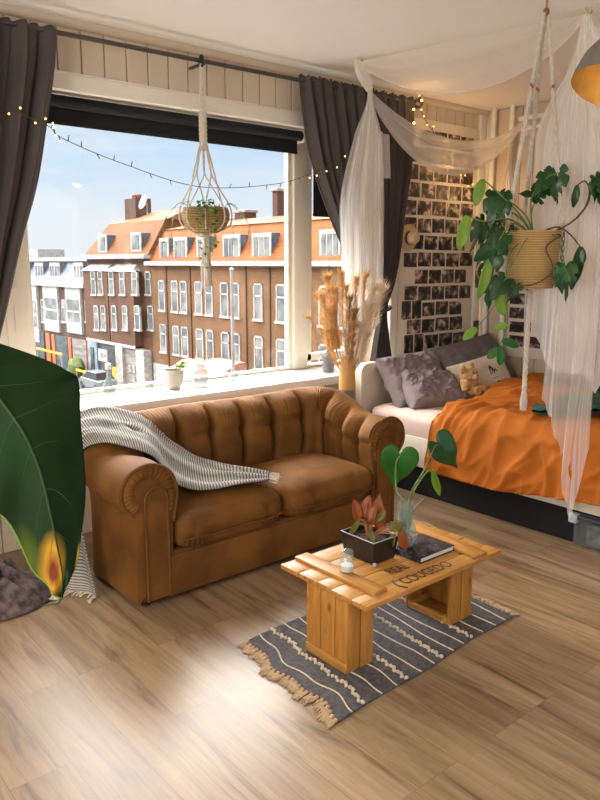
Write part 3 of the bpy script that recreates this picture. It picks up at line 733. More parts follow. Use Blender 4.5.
for u, wd, n in ((163, 1.1, 2), (179, 1.6, 3), (201, 1.2, 2), (230, 1.7, 3), (260, 1.7, 3), (328, 1.5, 3), (360, 1.6, 3)):
    y = yat(u); z0, z1 = 1.78, 3.45
    d = MB().box(XF + .18, XF + 1.4, y - wd / 2 - .08, y + wd / 2 + .08, z0, z1).build('dormer', M['slate'], bR, smooth=False); MB().box(XF + .1, XF + .22, y - wd / 2 - .12, y + wd / 2 + .12, z0, z1, .03).build('dormer_frame', M['trimwhite'], d, smooth=False)
    mb = MB()
    for k in range(n):
        a = y - wd / 2 + wd * k / n; mb.box(XF + .07, XF + .15, a + .07, a + wd / n - .07, z0 + .2, z1 - .22)
    mb.build('pane', M['outpane'], d, smooth=False)
    slab(y - wd / 2 - .3, y + wd / 2 + .3, XF + .25, XF + 1.3, z0, z1 - .1, XF + .5, XF + 1.35, .18, .18).build('dormer_cheek', M['slate'], d, smooth=False)
for u, wd, zt in ((246, 1.3, 5.4), (281, .55, 6.6), (326, 1.4, 5.6), (203, .7, 5.2), (238, .8, 4.9)):
    y = yat(u, XF + 4); c = MB().box(XF + 3.5, XF + 4.5, y - wd / 2, y + wd / 2, 4., zt - .15).build('chimney', M['brickdk'], bR, smooth=False)
    MB().box(XF + 3.4, XF + 4.6, y - wd / 2 - .1, y + wd / 2 + .1, zt - .2, zt, .03).build('chimney_cap', M['lead'], c, smooth=False)
MB().box(XF - .05, XF + .02, y0, y1, GZ, -6.2).build('plinth', M['trimwhite'], bR, smooth=False)
# middle house with the bays
ya, yb = yat(150), yat(87)
bM = thing('townhouse', (XF + 5, (ya + yb) / 2, GZ), 'dark brick house with brown tiled mansard roof and two grey bay canopies', 'building')
MB().box(XF, XF + 10, ya + .02, yb, GZ, 1.7).build('wall', M['brickmid'], bM, smooth=False)
MB().box(XF - .5, XF + .3, ya, yb + .2, 1.95, 2.3, .03).build('cornice', M['trimwhite'], bM)
MB().box(XF - .02, XF + .3, ya, yb, 1.6, 1.96).build('frieze', M['brickdk'], bM, smooth=False)
slab(ya - .1, yb + .1, XF - .2, XF + 9, 2.3, 5.0, XF + 1.6, XF + 8, .3, 1.5).build('roof', M['roofbrown'], bM, smooth=False)
slab(ya, yb - 1.4, XF + 1.6, XF + 8, 5.0, 6.0, XF + 4, XF + 6, .3, 4.).build('roof_top', M['roofbrown'], bM, smooth=False)
for (ua, ub) in ((90, 114), (115, 140)):
    a, b = yat(ub), yat(ua)
    bay = slab(a, b, XF - .7, XF + .2, zat(102, 341), 1.0, XF - .7, XF + .2, 0, 0).build('bay', M['brickmid'], bM, smooth=False)
    slab(a - .15, b + .15, XF - .85, XF + .05, .95, 1.5, XF - .1, XF + .05, .6, .6).build('bay_canopy', M['lead'], bay, smooth=False)
for u in (92.5, 99.5, 110.6, 121.6, 134, 147.5):
    pr = .72 if u < 141 else 0
    facade_window(bM, u, 270.5 if u < 141 else 271, 294.5, .92, XF - pr)
    facade_window(bM, u + 1.3, 305, 330, .92, XF - pr)
for u in (103.5, 137):
    y = yat(u); d = MB().box(XF + .0, XF + 1.4, y - .8, y + .8, 2.5, 3.95).build('dormer', M['slate'], bM, smooth=False); MB().box(XF - .05, XF + .05, y - .85, y + .85, 2.5, 4.0, .03).build('dormer_frame', M['trimwhite'], d, smooth=False)
    mb = MB(); mb.box(XF - .08, XF, y - .6, y - .05, 2.65, 3.8); mb.box(XF - .08, XF, y + .05, y + .6, 2.65, 3.8); mb.build('pane', M['outpane'], d, smooth=False)
y = yat(137.5, XF + 3); c = MB().box(XF + 2.5, XF + 4, y - 1.0, y + 1.0, 4.6, 7.1).build('chimney', M['brickdk'], bM, smooth=False)
for k in (-.5, .1, .6): MB().lathe((XF + 3.2, y + k, 7.1), [(.18, 0), (.15, .35), (0, .35)], 10).build('chimney_pot', M['roofbrown'], c)
y = yat(149, XF + 3); c = MB().lathe((XF + 2.8, y, 6.6), [(0, 0), (.35, .05), (.62, .2)], 18, 0, Matrix.Rotation(-1.2, 3, 'Y')).build('satellite_dish', M['lead'], bM, solid=.03)
MB().tube([(XF + 3, y, 5), (XF + 3, y, 6.6)], .05, 6).build('dish_pole', M['lead'], c)
# its shop fronts
zs = zat(118, 345)
MB().box(XF - .75, XF, yat(140), yat(90), zs, zs + .25, .03).build('shop_lintel', M['trimwhite'], bM, smooth=False)
for ua, ub, mm in ((91, 100, 'shopblue'), (100, 119, 'shopdark'), (119, 126, 'trimwhite'), (126, 140, 'shutter'), (140, 148, 'trimwhite')):
    MB().box(XF - .72 + (.2 if mm in ('shopdark', 'shutter') else 0), XF, yat(ub), yat(ua), GZ, zs).build('shop_front', M[mm], bM, smooth=False)
s = MB().box(XF - 1.5, XF - 1.38, yat(119), yat(110), zs - 1.35, zs - .35).build('shop_sign', M['trimwhite'], bM, smooth=False)
mb = MB(); y = yat(111)
text_mesh(mb, 'B H', (XF - 1.51, y - .5, zs - 1.05), (0, -1, 0), (0, 0, 1), .42, depth=.01); mb.build('sign_lettering', M['shopdark'], s, smooth=False)
MB().box(XF - .80, XF - .70, yat(97), yat(94), GZ + .3, zs - .5).build('shop_window', M['shopdark'], bM, smooth=False)
MB().box(XF - .60, XF - .50, yat(117.5), yat(113.5), zs - 2.9, zs - 1.9).build('poster', M['yellow'], bM, smooth=False)
mb = MB()
for k in range(2):
    for q in range(2): mb.box(XF - .58, XF - .5, yat(132 + 3 * q) - .3, yat(132 + 3 * q) + .3, zs - 2.9 + k * .9, zs - 2.3 + k * .9)
mb.build('shutter_hatch', M['lead'], bM, smooth=False)
# left-hand house with the blue mansard
ya, yb = yat(87) + .02, yat(87) + 45
bL = thing('townhouse', (XF + 5, (ya + yb) / 2, GZ), 'brick house with slate blue mansard roof and tall white bay windows', 'building')
zc = zat(60, 285); MB().box(XF, XF + 10, ya, yb, GZ, zc).build('wall', M['brickdk'], bL, smooth=False)
MB().box(XF - .5, XF + .3, ya, yb, zc - .1, zc + .35).build('cornice', M['trimwhite'], bL, smooth=False)
slab(ya, yb, XF - .1, XF + 9, zc + .3, zat(60, 261), XF + 1.2, XF + 8).build('roof', M['slate'], bL, smooth=False)
MB().box(XF + .9, XF + 9, ya, yb, zat(60, 261), zat(60, 257)).build('roof_edge', M['trimwhite'], bL, smooth=False)
for u, wd, n in ((74.5, 2.1, 3), (51, 2.6, 4), (35.5, 2.2, 3), (20, 2.4, 3)):
    y = yat(u); z0, z1 = zc + .45, zat(60, 262.5)
    d = MB().box(XF + .35, XF + 1.4, y - wd / 2, y + wd / 2, z0, z1).build('dormer', M['slate'], bL, smooth=False); MB().box(XF + .3, XF + .38, y - wd / 2, y + wd / 2, z0, z1).build('dormer_frame', M['trimwhite'], d, smooth=False)
    mb = MB()
    for k in range(n): a = y - wd / 2 + wd * k / n; mb.box(XF + .27, XF + .34, a + .12, a + wd / n - .12, z0 + .3, z1 - .3)
    mb.build('pane', M['outpane'], d, smooth=False)
for ua, ub, vb in ((65.5, 80.5, 333), (43, 57.5, 331), (26, 36.5, 341), (10, 20, 341)):
    a, b = yat(ub), yat(ua); um = (ua + ub) / 2; z1 = zc; z0 = zat(um, vb)
    d = MB().box(XF - .25, XF + .1, a, b, z0, z1).build('bay_window', M['trimwhite'], bL, smooth=False)
    mb = MB(); hh = z1 - z0
    for f0, f1 in ((.28, .5), (.55, .74)): mb.box(XF - .29, XF - .2, a + .35, b - .35, z1 - hh * f1, z1 - hh * f0)
    mb.build('pane', M['outpane'], d, smooth=False)
for u in (61, 85, 40):
    facade_window(bL, u, 299, 322, .95)
zs = zat(70, 338)
for ua, ub, mm in ((52, 64, 'shopdark'), (64.5, 67.5, 'orangewood'), (69, 83, 'shutter'), (84, 87, 'orangewood'), (42, 46, 'orangewood'), (48, 51, 'orangewood'), (30, 40, 'shopdark')):
    MB().box(XF - .15, XF, yat(ub), yat(ua), GZ, zs).build('shop_front', M[mm], bL, smooth=False)
# a pale block and tree tops far behind
tag(MB().box(60, 66, 160, 171, GZ, 4.6).build('tower_block', M['lead'], None, smooth=False, loc=(63, 165, GZ)), 'distant pale grey block rising beyond the blue mansard roof', 'building')
for k, (u, r) in enumerate(((58, 2.6), (66, 3.0), (75, 2.7), (83, 2.5))):
    X = 52; c = V((X, yat(u, X), -1.5 + .2 * k)); o = thing('bare_tree', (c.x, c.y, GZ), 'hazy %s treetop beyond the blue mansard roof' % ['leftmost', 'second from left', 'third from left', 'rightmost'][k], 'tree', 'treetops beyond the roofs')
    MB().ball(c, (r * .9, r * .9, r * 1.15), 18, 0, None, lambda p: p * (1 + .28 * nz(p + V((k * 7, 0, 0)), 1.3))).build('crown', M['roofgrey'], o)
    MB().tube([(c.x, c.y, GZ), (c.x, c.y, c.z)], .3, 6).build('trunk', M['brickdk'], o)
tag(MB().box(-40, 120, 3, 300, GZ - .3, GZ).build('street', M['asphalt'], None, smooth=False), kind='structure')
# car, mast, barriers
yc = yat(92, 25.2); o = thing('car', (25.2, yc, GZ), 'silver blue car parked in the street below the houses', 'car')
def carbody(u, v):
    a = 2 * PI * v; q = u * 2 - 1; hgt = .62 if abs(q) > .97 else .82
    r = (1 - abs(q) ** 6) ** .25 if abs(q) < 1 else 0
    return (25.2 + .88 * r * max(-1, min(1, 1.25 * math.cos(a))), yc + 2.1 * q, GZ + .62 + .36 * r * max(-1, min(1, 1.4 * math.sin(a))))
MB().grid(24, 20, carbody, cv=True).build('body', M['car'], o)
slab(yc - 1.5, yc + 1.2, 24.4, 26.0, GZ + .95, GZ + 1.45, 24.6, 25.8, .5, .35).build('cabin', M['carglass'], o, smooth=False)
MB().box(24.58, 25.82, yc - 1.02, yc + .88, GZ + 1.43, GZ + 1.52, .04).build('roof', M['car'], o)
for sx_ in (24.4, 25.95):
    for sy in (-1.3, 1.3): MB().lathe((sx_, yc + sy, GZ + .31), [(0, -.1), (.31, -.1), (.31, .1), (0, .1)], 16, 0, Matrix.Rotation(PI / 2, 3, 'Y')).build('wheel', M['tyre'], o)
X = 14.; y = yat(231.5, X); o = thing('street_mast', (X, y, GZ), 'slim white mast standing in the street in front of the orange roofed building', 'mast')
MB().tube([(X, y, GZ), (X, y, 1.35)], [.08, .05], 10).build('pole', M['lead'], o)
MB().ball((X, y, 1.38), .08, 10).build('pole_cap', M['lead'], o)
for k, (u0, u1, v, lab) in enumerate(((70, 92, 373.5, 'long yellow railing in the street near the parked car'), (31, 56, 351.5, 'pale yellow railing beside the shop doors of the blue roofed house'))):
    X = 26.; a, b = yat(u1, X), yat(u0, X); zz = zat((u0 + u1) / 2, v, X); o = thing('railing', (X, (a + b) / 2, GZ), lab, 'railing')
    MB().box(X - .05, X + .05, a, b, zz - .09, zz + .09).build('rail', M['yellow'], o, smooth=False)
    for q in (a + .1, b - .1): MB().box(X - .04, X + .04, q - .04, q + .04, GZ, zz).build('post', M['lead'], o, smooth=False)
X = 25.; 
for k, (u, lab) in enumerate(((184, 'salmon and white market awning in the street below the brick building, on the left'), (214, 'salmon market awning in the street below the brick building, on the right'))):
    y = yat(u, X); zz = zat(u, 368, X); o = thing('awning', (X, y, GZ), lab, 'awning', 'street awnings')
    slab(y - 1.5, y + 1.5, X - 1.2, X + 1.2, zz - .5, zz + .35, X + .6, X + 1.2).build('canvas', M['redwhite'], o, smooth=False)
    MB().box(X - 1.22, X - 1.1, y - 1.5, y + 1.5, zz - .75, zz - .48).build('valance', M['trimwhite'], o, smooth=False)
    for q in (-1.4, 1.4): MB().tube([(X - 1.1, y + q, GZ), (X - 1.1, y + q, zz - .5)], .05, 6).build('post', M['trimwhite'], o)
X = 26.6; y = yat(84.5, X) + 3.0; tag(MB().ball((X, y, GZ + .9), (.6, 1.3, .9), 16, 0, None, lambda p: p * (1 + .2 * nz(p, 2.))).build('shrub', M['hedge'], None, loc=(X, y, GZ)), 'small green shrub beside the parked car in the street', 'shrub')
# ------------------------------------------------------------------ sofa
SX0, SX1, SYF, SYB = 1.51, 3.115, 2.88, 3.49      # centre lines of the arms, front, centre line of the back
RC = .17
so = thing('sofa', (2.31, 3.2, 0), 'tufted caramel velvet two seat sofa with rolled arms in front of the window', 'sofa')
prof = [(.125, .22), (.13, .40), (.145, .50), (.152, .56), (.150, .62), (.128, .685), (.085, .725), (.02, .748), (-.05, .738), (-.105, .700), (-.13, .64), (-.126, .575), (-.10, .515), (-.072, .48), (-.062, .42), (-.062, .25), (-.066, .03)]
def path(s):
    """U-shaped centre line; returns point, inward normal, fraction along the back"""
    segs = [('l', V((SX0, SYF, 0)), V((SX0, SYB - RC, 0))), ('c', V((SX0 + RC, SYB - RC, 0)), PI, PI / 2), ('l', V((SX0 + RC, SYB, 0)), V((SX1 - RC, SYB, 0))),
            ('c', V((SX1 - RC, SYB - RC, 0)), PI / 2, 0), ('l', V((SX1, SYB - RC, 0)), V((SX1, SYF, 0)))]
    for q in segs:
        ln = (q[2] - q[1]).length if q[0] == 'l' else RC * PI / 2
        if s <= ln + 1e-9 or q is segs[-1]:
            f = s / ln
            if q[0] == 'l':
                d = (q[2] - q[1]).normalized(); return q[1].lerp(q[2], f), V((d.y, -d.x, 0))
            a = lerp(q[2], q[3], f); return q[1] + V((math.cos(a), math.sin(a), 0)) * RC, -V((math.cos(a), math.sin(a), 0))
        s -= ln
STOT = 2 * (SYB - RC - SYF) + PI * RC + (SX1 - SX0 - 2 * RC)
LA = SYB - RC - SYF; CB = LA + PI * RC / 2; BE = CB + (SX1 - SX0 - 2 * RC)
# channels between the tufts
seams = [LA * .45 + .02, LA * .99]
seams += [CB + x_ - (SX0 + RC) for x_ in (1.77, 1.985, 2.20, 2.415, 2.64, 2.875)]
seams += [STOT - x for x in (LA * 1.05, LA * .66, LA * .33)]
seams = sorted(seams)
pl = curve([(a, 0, b) for a, b in prof], 62)
arc = [0.]
for i in range(1, len(pl)): arc.append(arc[-1] + (pl[i] - pl[i - 1]).length)
def armdrop(z): return .050 * smooth((z - .40) / .25)
def sofaskin(u, v):
    s = u * STOT; c, n = path(s); i = min(61, int(round(v * 61))); p = pl[i]
    tg = pl[min(61, i + 1)] - pl[max(0, i - 1)]; nn = V((tg.z, 0, -tg.x)).normalized()
    if i < 61 and False: pass
    back = smooth((s - LA * .5) / (LA * .8)) * smooth((STOT - s - LA * .35) / (LA * .95))
    off, z = p.x, p.z
    inside = off > .0 or i < 26
    d = 0.
    if i < 28:
        m = smooth((z - .36) / .1) if i < 14 else 1.
        top = smooth((28 - i) / 10.)
        dmin = min(abs(s - q) for q in seams)
        leftfade = smooth((s - .10) / .12) if s < LA else 1.
        d -= (.052 * math.exp(-(dmin / .017) ** 2) + .016 * math.exp(-(dmin / .05) ** 2)) * m * top * leftfade
        d += (.030 * smooth((z - .60) / .03) - .006) * m * top * (1 - math.exp(-(dmin / .05) ** 2)) * (.35 + .65 * leftfade)
        d -= .040 * math.exp(-((dmin / .030) ** 2 + ((z - .60) / .035) ** 2)) * (1 if i < 20 else 0) * leftfade
        # loose pleats of the gathered velvet over the roll
        pm = smooth((z - .60) / .06)
        d += .0030 * pm * math.sin(2 * PI * s / .021 + 2.2 * math.sin(s * 23)) * (back * .9 + .1)
        # crease where each tuft folds
        d -= .010 * math.exp(-((z - .615) / .012) ** 2) * (i < 18) * (1 - math.exp(-(dmin / .06) ** 2)) * leftfade
    z = z + back * .062 * smooth((z - .42) / .25) - (1 - back) * armdrop(z)
    off += d * nn.x * 1.0 + back * .02 * smooth((z - .5) / .2) * -1
    z += d * nn.z
    # slight sag of the arm tops towards the front
    return c + n * off + V((0, 0, z + .004 * math.sin(s * 7)))
if (pl[20].x * 0 + 1):  # orient the profile normal outward
    tg = pl[8] - pl[6]; nnx = tg.z
def build_shell():
    mb = MB(); mb.grid(460, 62, sofaskin)
    return mb
sb = build_shell(); n = 62
b0 = list(range(0, n)); b1 = list(range(459 * n, 460 * n))
sb.f.append(tuple(b0)); sb.mi.append(0); sb.f.append(tuple(b1[::-1])); sb.mi.append(0)
shell = sb.build('upholstery', M['velvet'], so, sharp=60)
# scroll fronts: inset panel and welt on each arm
for cx, sg, nm in ((SX0, 1, 0), (SX1, -1, 1)):
    pr = [(cx + sg * p.x, p.z - armdrop(p.z)) for p in pl]
    ring = [V((x, SYF - .004, z)) for x, z in pr[4:50]]
    MB().tube(ring, .009, 8).build('arm_welt', M['welt'], so)
    # radiating gathers around the scroll
    mb = MB(); cxx, czz = cx - sg * .0, .615
    outer = [V((x, SYF, z)) for x, z in pr[6:50]]
    def gath(u, v):
        i = u * 43; k = min(42, int(i)); p = outer[k].lerp(outer[k + 1], i - k)
        c = V((cx + sg * .018, SYF, min(.572, max(p.z, .0)))) if p.x * sg > cx * sg and p.z < .572 else V((cx + sg * .0, SYF, .572))
        if p.z < .56 and (p.x - cx) * sg > 0: c = V((cx + sg * .045, SYF, p.z))
        q = p.lerp(c, v * .52)
        return q + V((0, -.012 * math.sin(PI * min(1, v * 1.0)) - .002 - .0018 * math.sin(u * 150) * math.sin(PI * v), 0))
    mb.grid(174, 7, gath); mb.build('arm_scroll', M['velvet'], so)
    # flat centre panel: an arch on legs
    hw = .058
    pts = [(cx + sg * .040 + hw * math.cos(a), .530 + hw * math.sin(a)) for a in [PI * k / 14 for k in range(15)]]
    pts = [(cx + sg * .040 + hw, .04)] + pts + [(cx + sg * .040 - hw, .04)]
    mb = MB(); k = len(pts)
    mb.add([(x, SYF - .010, z) for x, z in pts] + [(x, SYF + .01, z) for x, z in pts], [tuple(range(k)), tuple(range(2 * k - 1, k - 1, -1))] + [(i, (i + 1) % k, k + (i + 1) % k, k + i) for i in range(k)])
    mb.build('arm_front_panel', M['velvet'], so, sharp=30)
    MB().tube([(x, SYF - .011, z) for x, z in pts], .0055, 6).build('panel_welt', M['welt'], so)
mb = MB(); mb.box(SX0 - .03, SX1 + .03, SYF + .005, SYB - .12, .03, .25, .012); mb.build('base', M['velvet'], so)
mb = MB(); mb.box(SX0 + .10, SX1 - .10, SYF - .012, SYF + .02, .03, .235, .01, seg=3); mb.build('front_rail', M['velvet'], so)
for x in (SX0, SX1):
    for y in (SYF + .06, SYB - .06): MB().lathe((x, y, 0), [(0, .0), (.024, .0), (.028, .045), (0, .045)], 14).build('foot', M['black'], so)
def cushion(x0, x1, y0, y1, z0, z1, seed):
    cx, cy = (x0 + x1) / 2, (y0 + y1) / 2; hx, hy = (x1 - x0) / 2, (y1 - y0) / 2
    def f(u, v):
        a = 2 * PI * u; b = PI * (v - .5)
        def sp(c, e): return math.copysign(abs(c) ** e, c)
        cb = sp(math.cos(b), .34); x = sp(math.cos(a), .30) * cb; y = sp(math.sin(a), .30) * cb; zz = sp(math.sin(b), .55)
        crown = (1 - x * x) * (1 - y * y)
        z = lerp(z0, z1, zz * .5 + .5) + (.035 * crown if zz > 0 else 0)
        px, py = cx + x * hx, cy + y * hy
        fr = smooth((-y - .75) / .25)
        # welt line low on the front, gathers below it
        py -= fr * .016 * (1 if zz > -.25 else -.4) * (1 - abs(zz)) ** .5
        gat = .004 * math.sin(px * 2 * PI / .023 + 3 * nz((px * 9, 0, seed))) * fr * smooth((-.15 - zz) / .2)
        wr = .006 * ridge((px * 7 + seed, py * 7, z * 3)) * smooth((zz + .2) / .4) * .6 + .004 * math.sin(px * 60 + 5 * nz((px * 6, z * 9, seed))) * fr
        return V((px, py - gat * 2 - wr * fr, z + wr * .4 * (zz > 0)))
    mb = MB(); mb.grid(220, 44, f, cu=True)
    c = mb.build('seat_cushion', M['velvet'], so, sharp=60, weld=True)
    pts = []
    for k in range(15):
        x = lerp(x0 + .02, x1 - .02, k / 14); pts.append((x, y0 - .010 + .012 * abs(2 * k / 14 - 1) ** 6 * 2, lerp(z0, z1, .36) + .002 * math.sin(k)))
    MB().tube(pts, .006, 6).build('cushion_welt', M['welt'], c)
    return c
cushion(1.645, 2.300, 2.835, 3.37, .235, .435, 1.)
cushion(2.305, 2.985, 2.835, 3.37, .235, .435, 5.)

# ------------------------------------------------------------------ throw over the arm (laid onto the sofa surface)
dg = bpy.context.evaluated_depsgraph_get()
def bvh_of(objs):
    vs, fs = [], []
    for o in objs:
        b = len(vs); mw = o.matrix_world; org = V(o['_w'])
        vs += [V(v.co) + org for v in o.data.vertices]; fs += [tuple(b + i for i in p.vertices) for p in o.data.polygons]
    return BVHTree.FromPolygons(vs, fs)
SB = bvh_of([shell] + [o for o in so.children if o.name.split('.')[0] in ('seat_cushion', 'base')])
def lay(p, gap):
    loc, nr, i, d = SB.find_nearest(p)
    if loc is None: return p
    if (p - loc).dot(nr) < gap: return loc + nr * gap
    return p
bl = thing('throw_blanket', (1.33, 3.25, 0), 'ribbed grey and white throw draped over the left sofa arm and seat', 'blanket')
A = [(1.25, 3.52, .015), (1.31, 3.54, .20), (1.345, 3.55, .42), (1.36, 3.56, .64), (1.46, 3.57, .80), (1.61, 3.52, .845), (1.77, 3.43, .80), (1.89, 3.36, .68), (2.00, 3.28, .57), (2.14, 3.16, .49), (2.30, 3.0, .465)]
B = [(1.395, 3.12, .015), (1.39, 3.16, .20), (1.375, 3.23, .42), (1.36, 3.29, .62), (1.42, 3.25, .735), (1.52, 3.15, .735), (1.64, 3.05, .68), (1.69, 3.0, .56), (1.82, 2.95, .475), (2.02, 2.91, .475), (2.22, 2.90, .465)]
ripl = {}
def throw(u, v):
    a = interp(A, u); b = interp(B, u); p = a.lerp(b, v)
    bunch = smooth((u - .5) / .3)
    rip = .5 + .5 * math.sin(2 * PI * (2.1 * v + .25 * math.sin(4 * u)) + 3 * u)
    p = lay(p, .012)
    loc, nr, i, d = SB.find_nearest(p)
    low = smooth((.3 - u) / .15)
    if low > 0: p += V((-.02 - .03 * rip, 0, 0)) * low
    p += nr * ((.010 + .018 * bunch) * rip + .006 * nz((u * 12, v * 8, 1)))
    if p.z < .014: p.z = .014
    return p
NU, NV = 120, 44
TG = [[throw(i / (NU - 1), j / (NV - 1)) for j in range(NV)] for i in range(NU)]
for it in range(14):
    T2 = [[p.copy() for p in r] for r in TG]
    for i in range(4, NU - 1):
        for j in range(NV):
            js = [q for q in (j - 1, j + 1) if 0 <= q < NV]; nb = [TG[i - 1][j], TG[i + 1][j]] + [TG[i][q] for q in js]
            if j in (0, NV - 1): nb = nb[:2]
            av = sum(nb, V((0, 0, 0))) / len(nb); T2[i][j] = TG[i][j].lerp(av, .6)
    TG = T2
for r in TG:
    for j in range(NV): r[j] = lay(r[j], .014)
for it in range(9): TG = [TG[0]] + [[TG[i][j].lerp((TG[i - 1][j] + TG[i + 1][j] + TG[i][max(0, j - 1)] + TG[i][min(NV - 1, j + 1)]) / 4, .5 if 0 < j < NV - 1 else 0) for j in range(NV)] for i in range(1, NU - 1)] + [TG[-1]]
TG[3:] = [[(p + V((-.45, -.3, .85)) * (.011 * (.5 + .5 * math.sin(2 * PI * (2.6 * j / NV + .35 * math.sin(i * .05)) + i * .02)) + .010 * abs(nz((i * .06, j * .16, 2)))) * smooth(min(i - 3, NU - i) / 8.)) for j, p in enumerate(r)] for i, r in enumerate(TG) if i >= 3]
mb = MB(); mb.grid(NU, NV, lambda u, v: TG[int(round(u * (NU - 1)))][int(round(v * (NV - 1)))], uv=True)
mb.build('cloth', M['blanket'], bl, solid=.006, sharp=70)
mb = MB()
for (u, sx_, sy_) in ((0, -1, 0), (1, 1, -.35)):
    for k in range(34):
        v = (k + .5) / 34; p = TG[int(round(u * (NU - 1)))][int(round(v * (NV - 1)))]
        q = p + V((sx_ * random.uniform(.02, .05), sy_ * .05 + random.uniform(-.02, .02), 0)); 
        if u == 0: q.z = .006; m_ = p.lerp(q, .5) + V((0, 0, .006))
        else:
            q = lay(q + V((0, 0, -.01)), .006); m_ = lay(p.lerp(q, .5), .01)
        mb.tube([p, m_, q, q + V((random.uniform(-.01, .01), random.uniform(-.012, .012), 0))], [.003, .003, .004, .002], 5)
o = mb.build('fringe', M['fringe'], bl); tag(o, kind='stuff')
# a second dark throw heaped by the left curtain
c = V((.98, 3.40, 0)); o = thing('throw_blanket', c, 'dark heaped throw with pale fringe on the floor by the left curtain', 'blanket')
def heap(u, v):
    a = 2 * PI * u; r = .02 + .24 * v; h = .15 * (1 - v ** 2.2) * (1 + .5 * nz((math.cos(a) * 2, math.sin(a) * 2, v * 3)))
    return c + V((r * math.cos(a) * 1.0, r * math.sin(a) * .8, max(.006, h + .03 * ridge((math.cos(a) * 2 * v, math.sin(a) * 2 * v, 3), 2.) * (1 - v))))
MB().grid(60, 20, heap, cu=True).build('cloth', M['plaid'], o, solid=.006)
mb = MB()
for k in range(22):
    a = -.75 + k * .055; p = c + V((.25 * math.cos(a), .20 * math.sin(a), .012))
    mb.tube([p, p + V((.035, -.02 + random.uniform(-.01, .01), -.004)), p + V((.06 + random.uniform(-.01, .01), -.03 + random.uniform(-.02, .02), -.006))], [.004, .003, .002], 5)
tag(mb.build('fringe', M['fringe'], o), kind='stuff')
MB().box(1.17, 1.20, 3.20, 3.203, .03, .075).build('care_tag', M['label'], o, smooth=False)

# ------------------------------------------------------------------ rug
rc = [V((1.665, 2.335, 0)), V((1.605, 1.675, 0)), V((2.735, 1.735, 0)), V((2.76, 2.37, 0))]  # back-left, front-left, front-right, back-right
def rugp(u, v, z):
    p = rc[0].lerp(rc[3], u).lerp(rc[1].lerp(rc[2], u), v)
    return p + V((.012 * math.sin(v * 9 + 1) * (1 - u) ** 4 - .01 * (1 - u) ** 3 * math.sin(v * 21), .006 * math.sin(u * 11), z))
rg = thing('rug', (2.19, 2.03, 0), 'grey woven rug with cream stripes and tufts under the coffee table', 'rug')
mb = MB()
mb.grid(90, 50, lambda u, v: rugp(u, v, .009 + .0015 * nz((u * 20, v * 12, 0))))
mb.grid(90, 50, lambda u, v: rugp(u, v, .001))
for v in (0, 1): mb.grid(90, 2, lambda u, k, v=v: rugp(u, v, .001 + .008 * k))
for u in (0, 1): mb.grid(50, 2, lambda v, k, u=u: rugp(u, v, .001 + .008 * k))
mb.build('weave', M['rug'], rg, sharp=30)
for u in (.055, .20, .27, .40, .47, .60, .66, .80, .87, .95):
    mb = MB(); v0, v1 = (0, 1) if int(u * 100) % 2 else (.0, 1.)
    mb.tube([rugp(u + .008 * math.sin(v * 7 + u * 30), v, .0095) for v in [v0 + (v1 - v0) * k / 30 for k in range(31)]], .0035, 5)
    mb.build('cream_stripe', M['rugcream'], rg)
for u in (.125, .335, .535, .735):
    mb = MB()
    for k in range(40):
        v = (k + .5) / 40; p = rugp(u + .006 * math.sin(k * 2.1) + .008 * math.sin(v * 5), v, .013)
        mb.ball(p, (random.uniform(.007, .011), random.uniform(.006, .010), .008), 7)
    tag(mb.build('tuft_row', M['rugcream'], rg), kind='stuff')
for u, sg in ((0, -1), (1, 1)):
    mb = MB()
    for k in range(27):
        v = (k + .5) / 27; p = rugp(u, v, .008); dx = random.uniform(.05, .065) if u == 0 else random.uniform(.045, .06); dy = random.uniform(-.022, .012)
        mb.ball(p + V((sg * .008, 0, 0)), (.010, .009, .008), 7)
        for q in range(5):
            e = p + V((sg * dx * random.uniform(.85, 1.1), dy + (q - 2) * .006, -.004))
            mb.tube([p + V((sg * .006, 0, 0)), p.lerp(e, .55) + V((0, (q - 2) * .003, .003)), e], [.004, .0035, .0015], 5)
    tag(mb.build('fringe', M['rugfringe'], rg), kind='stuff')

# ------------------------------------------------------------------ crate coffee table
TZ = .335; x0, x1, y0, y1 = 1.815, 2.665, 1.765, 2.29; ZR = .011
tb = thing('coffee_table', (2.22, 2.02, ZR), 'honey coloured pine crate coffee table standing on the grey rug', 'table')
ws = [.085, .115, .085, .115, .12]; y = y0
for wd in ws:
    MB().box(x0 + random.uniform(-.004, .004), x1 + random.uniform(-.004, .004), y + .0015, y + wd - .0015, TZ - .022, TZ + random.uniform(-.0008, .0008), .003).build('top_board', M['pinex'], tb, sharp=25); y += wd
mb = MB(); mb.obox(Matrix.Translation((1.930, 2.045, TZ + .0085)) @ Matrix.Rotation(.02, 4, 'Z'), (.075, .47, .015), .003); mb.build('top_cleat', M['pine'], tb, sharp=25)
mb = MB(); mb.obox(Matrix.Translation((2.555, 1.995, TZ + .0085)) @ Matrix.Rotation(-.10, 4, 'Z'), (.085, .44, .015), .003); mb.build('top_cleat', M['pine'], tb, sharp=25)
zt = TZ - .023
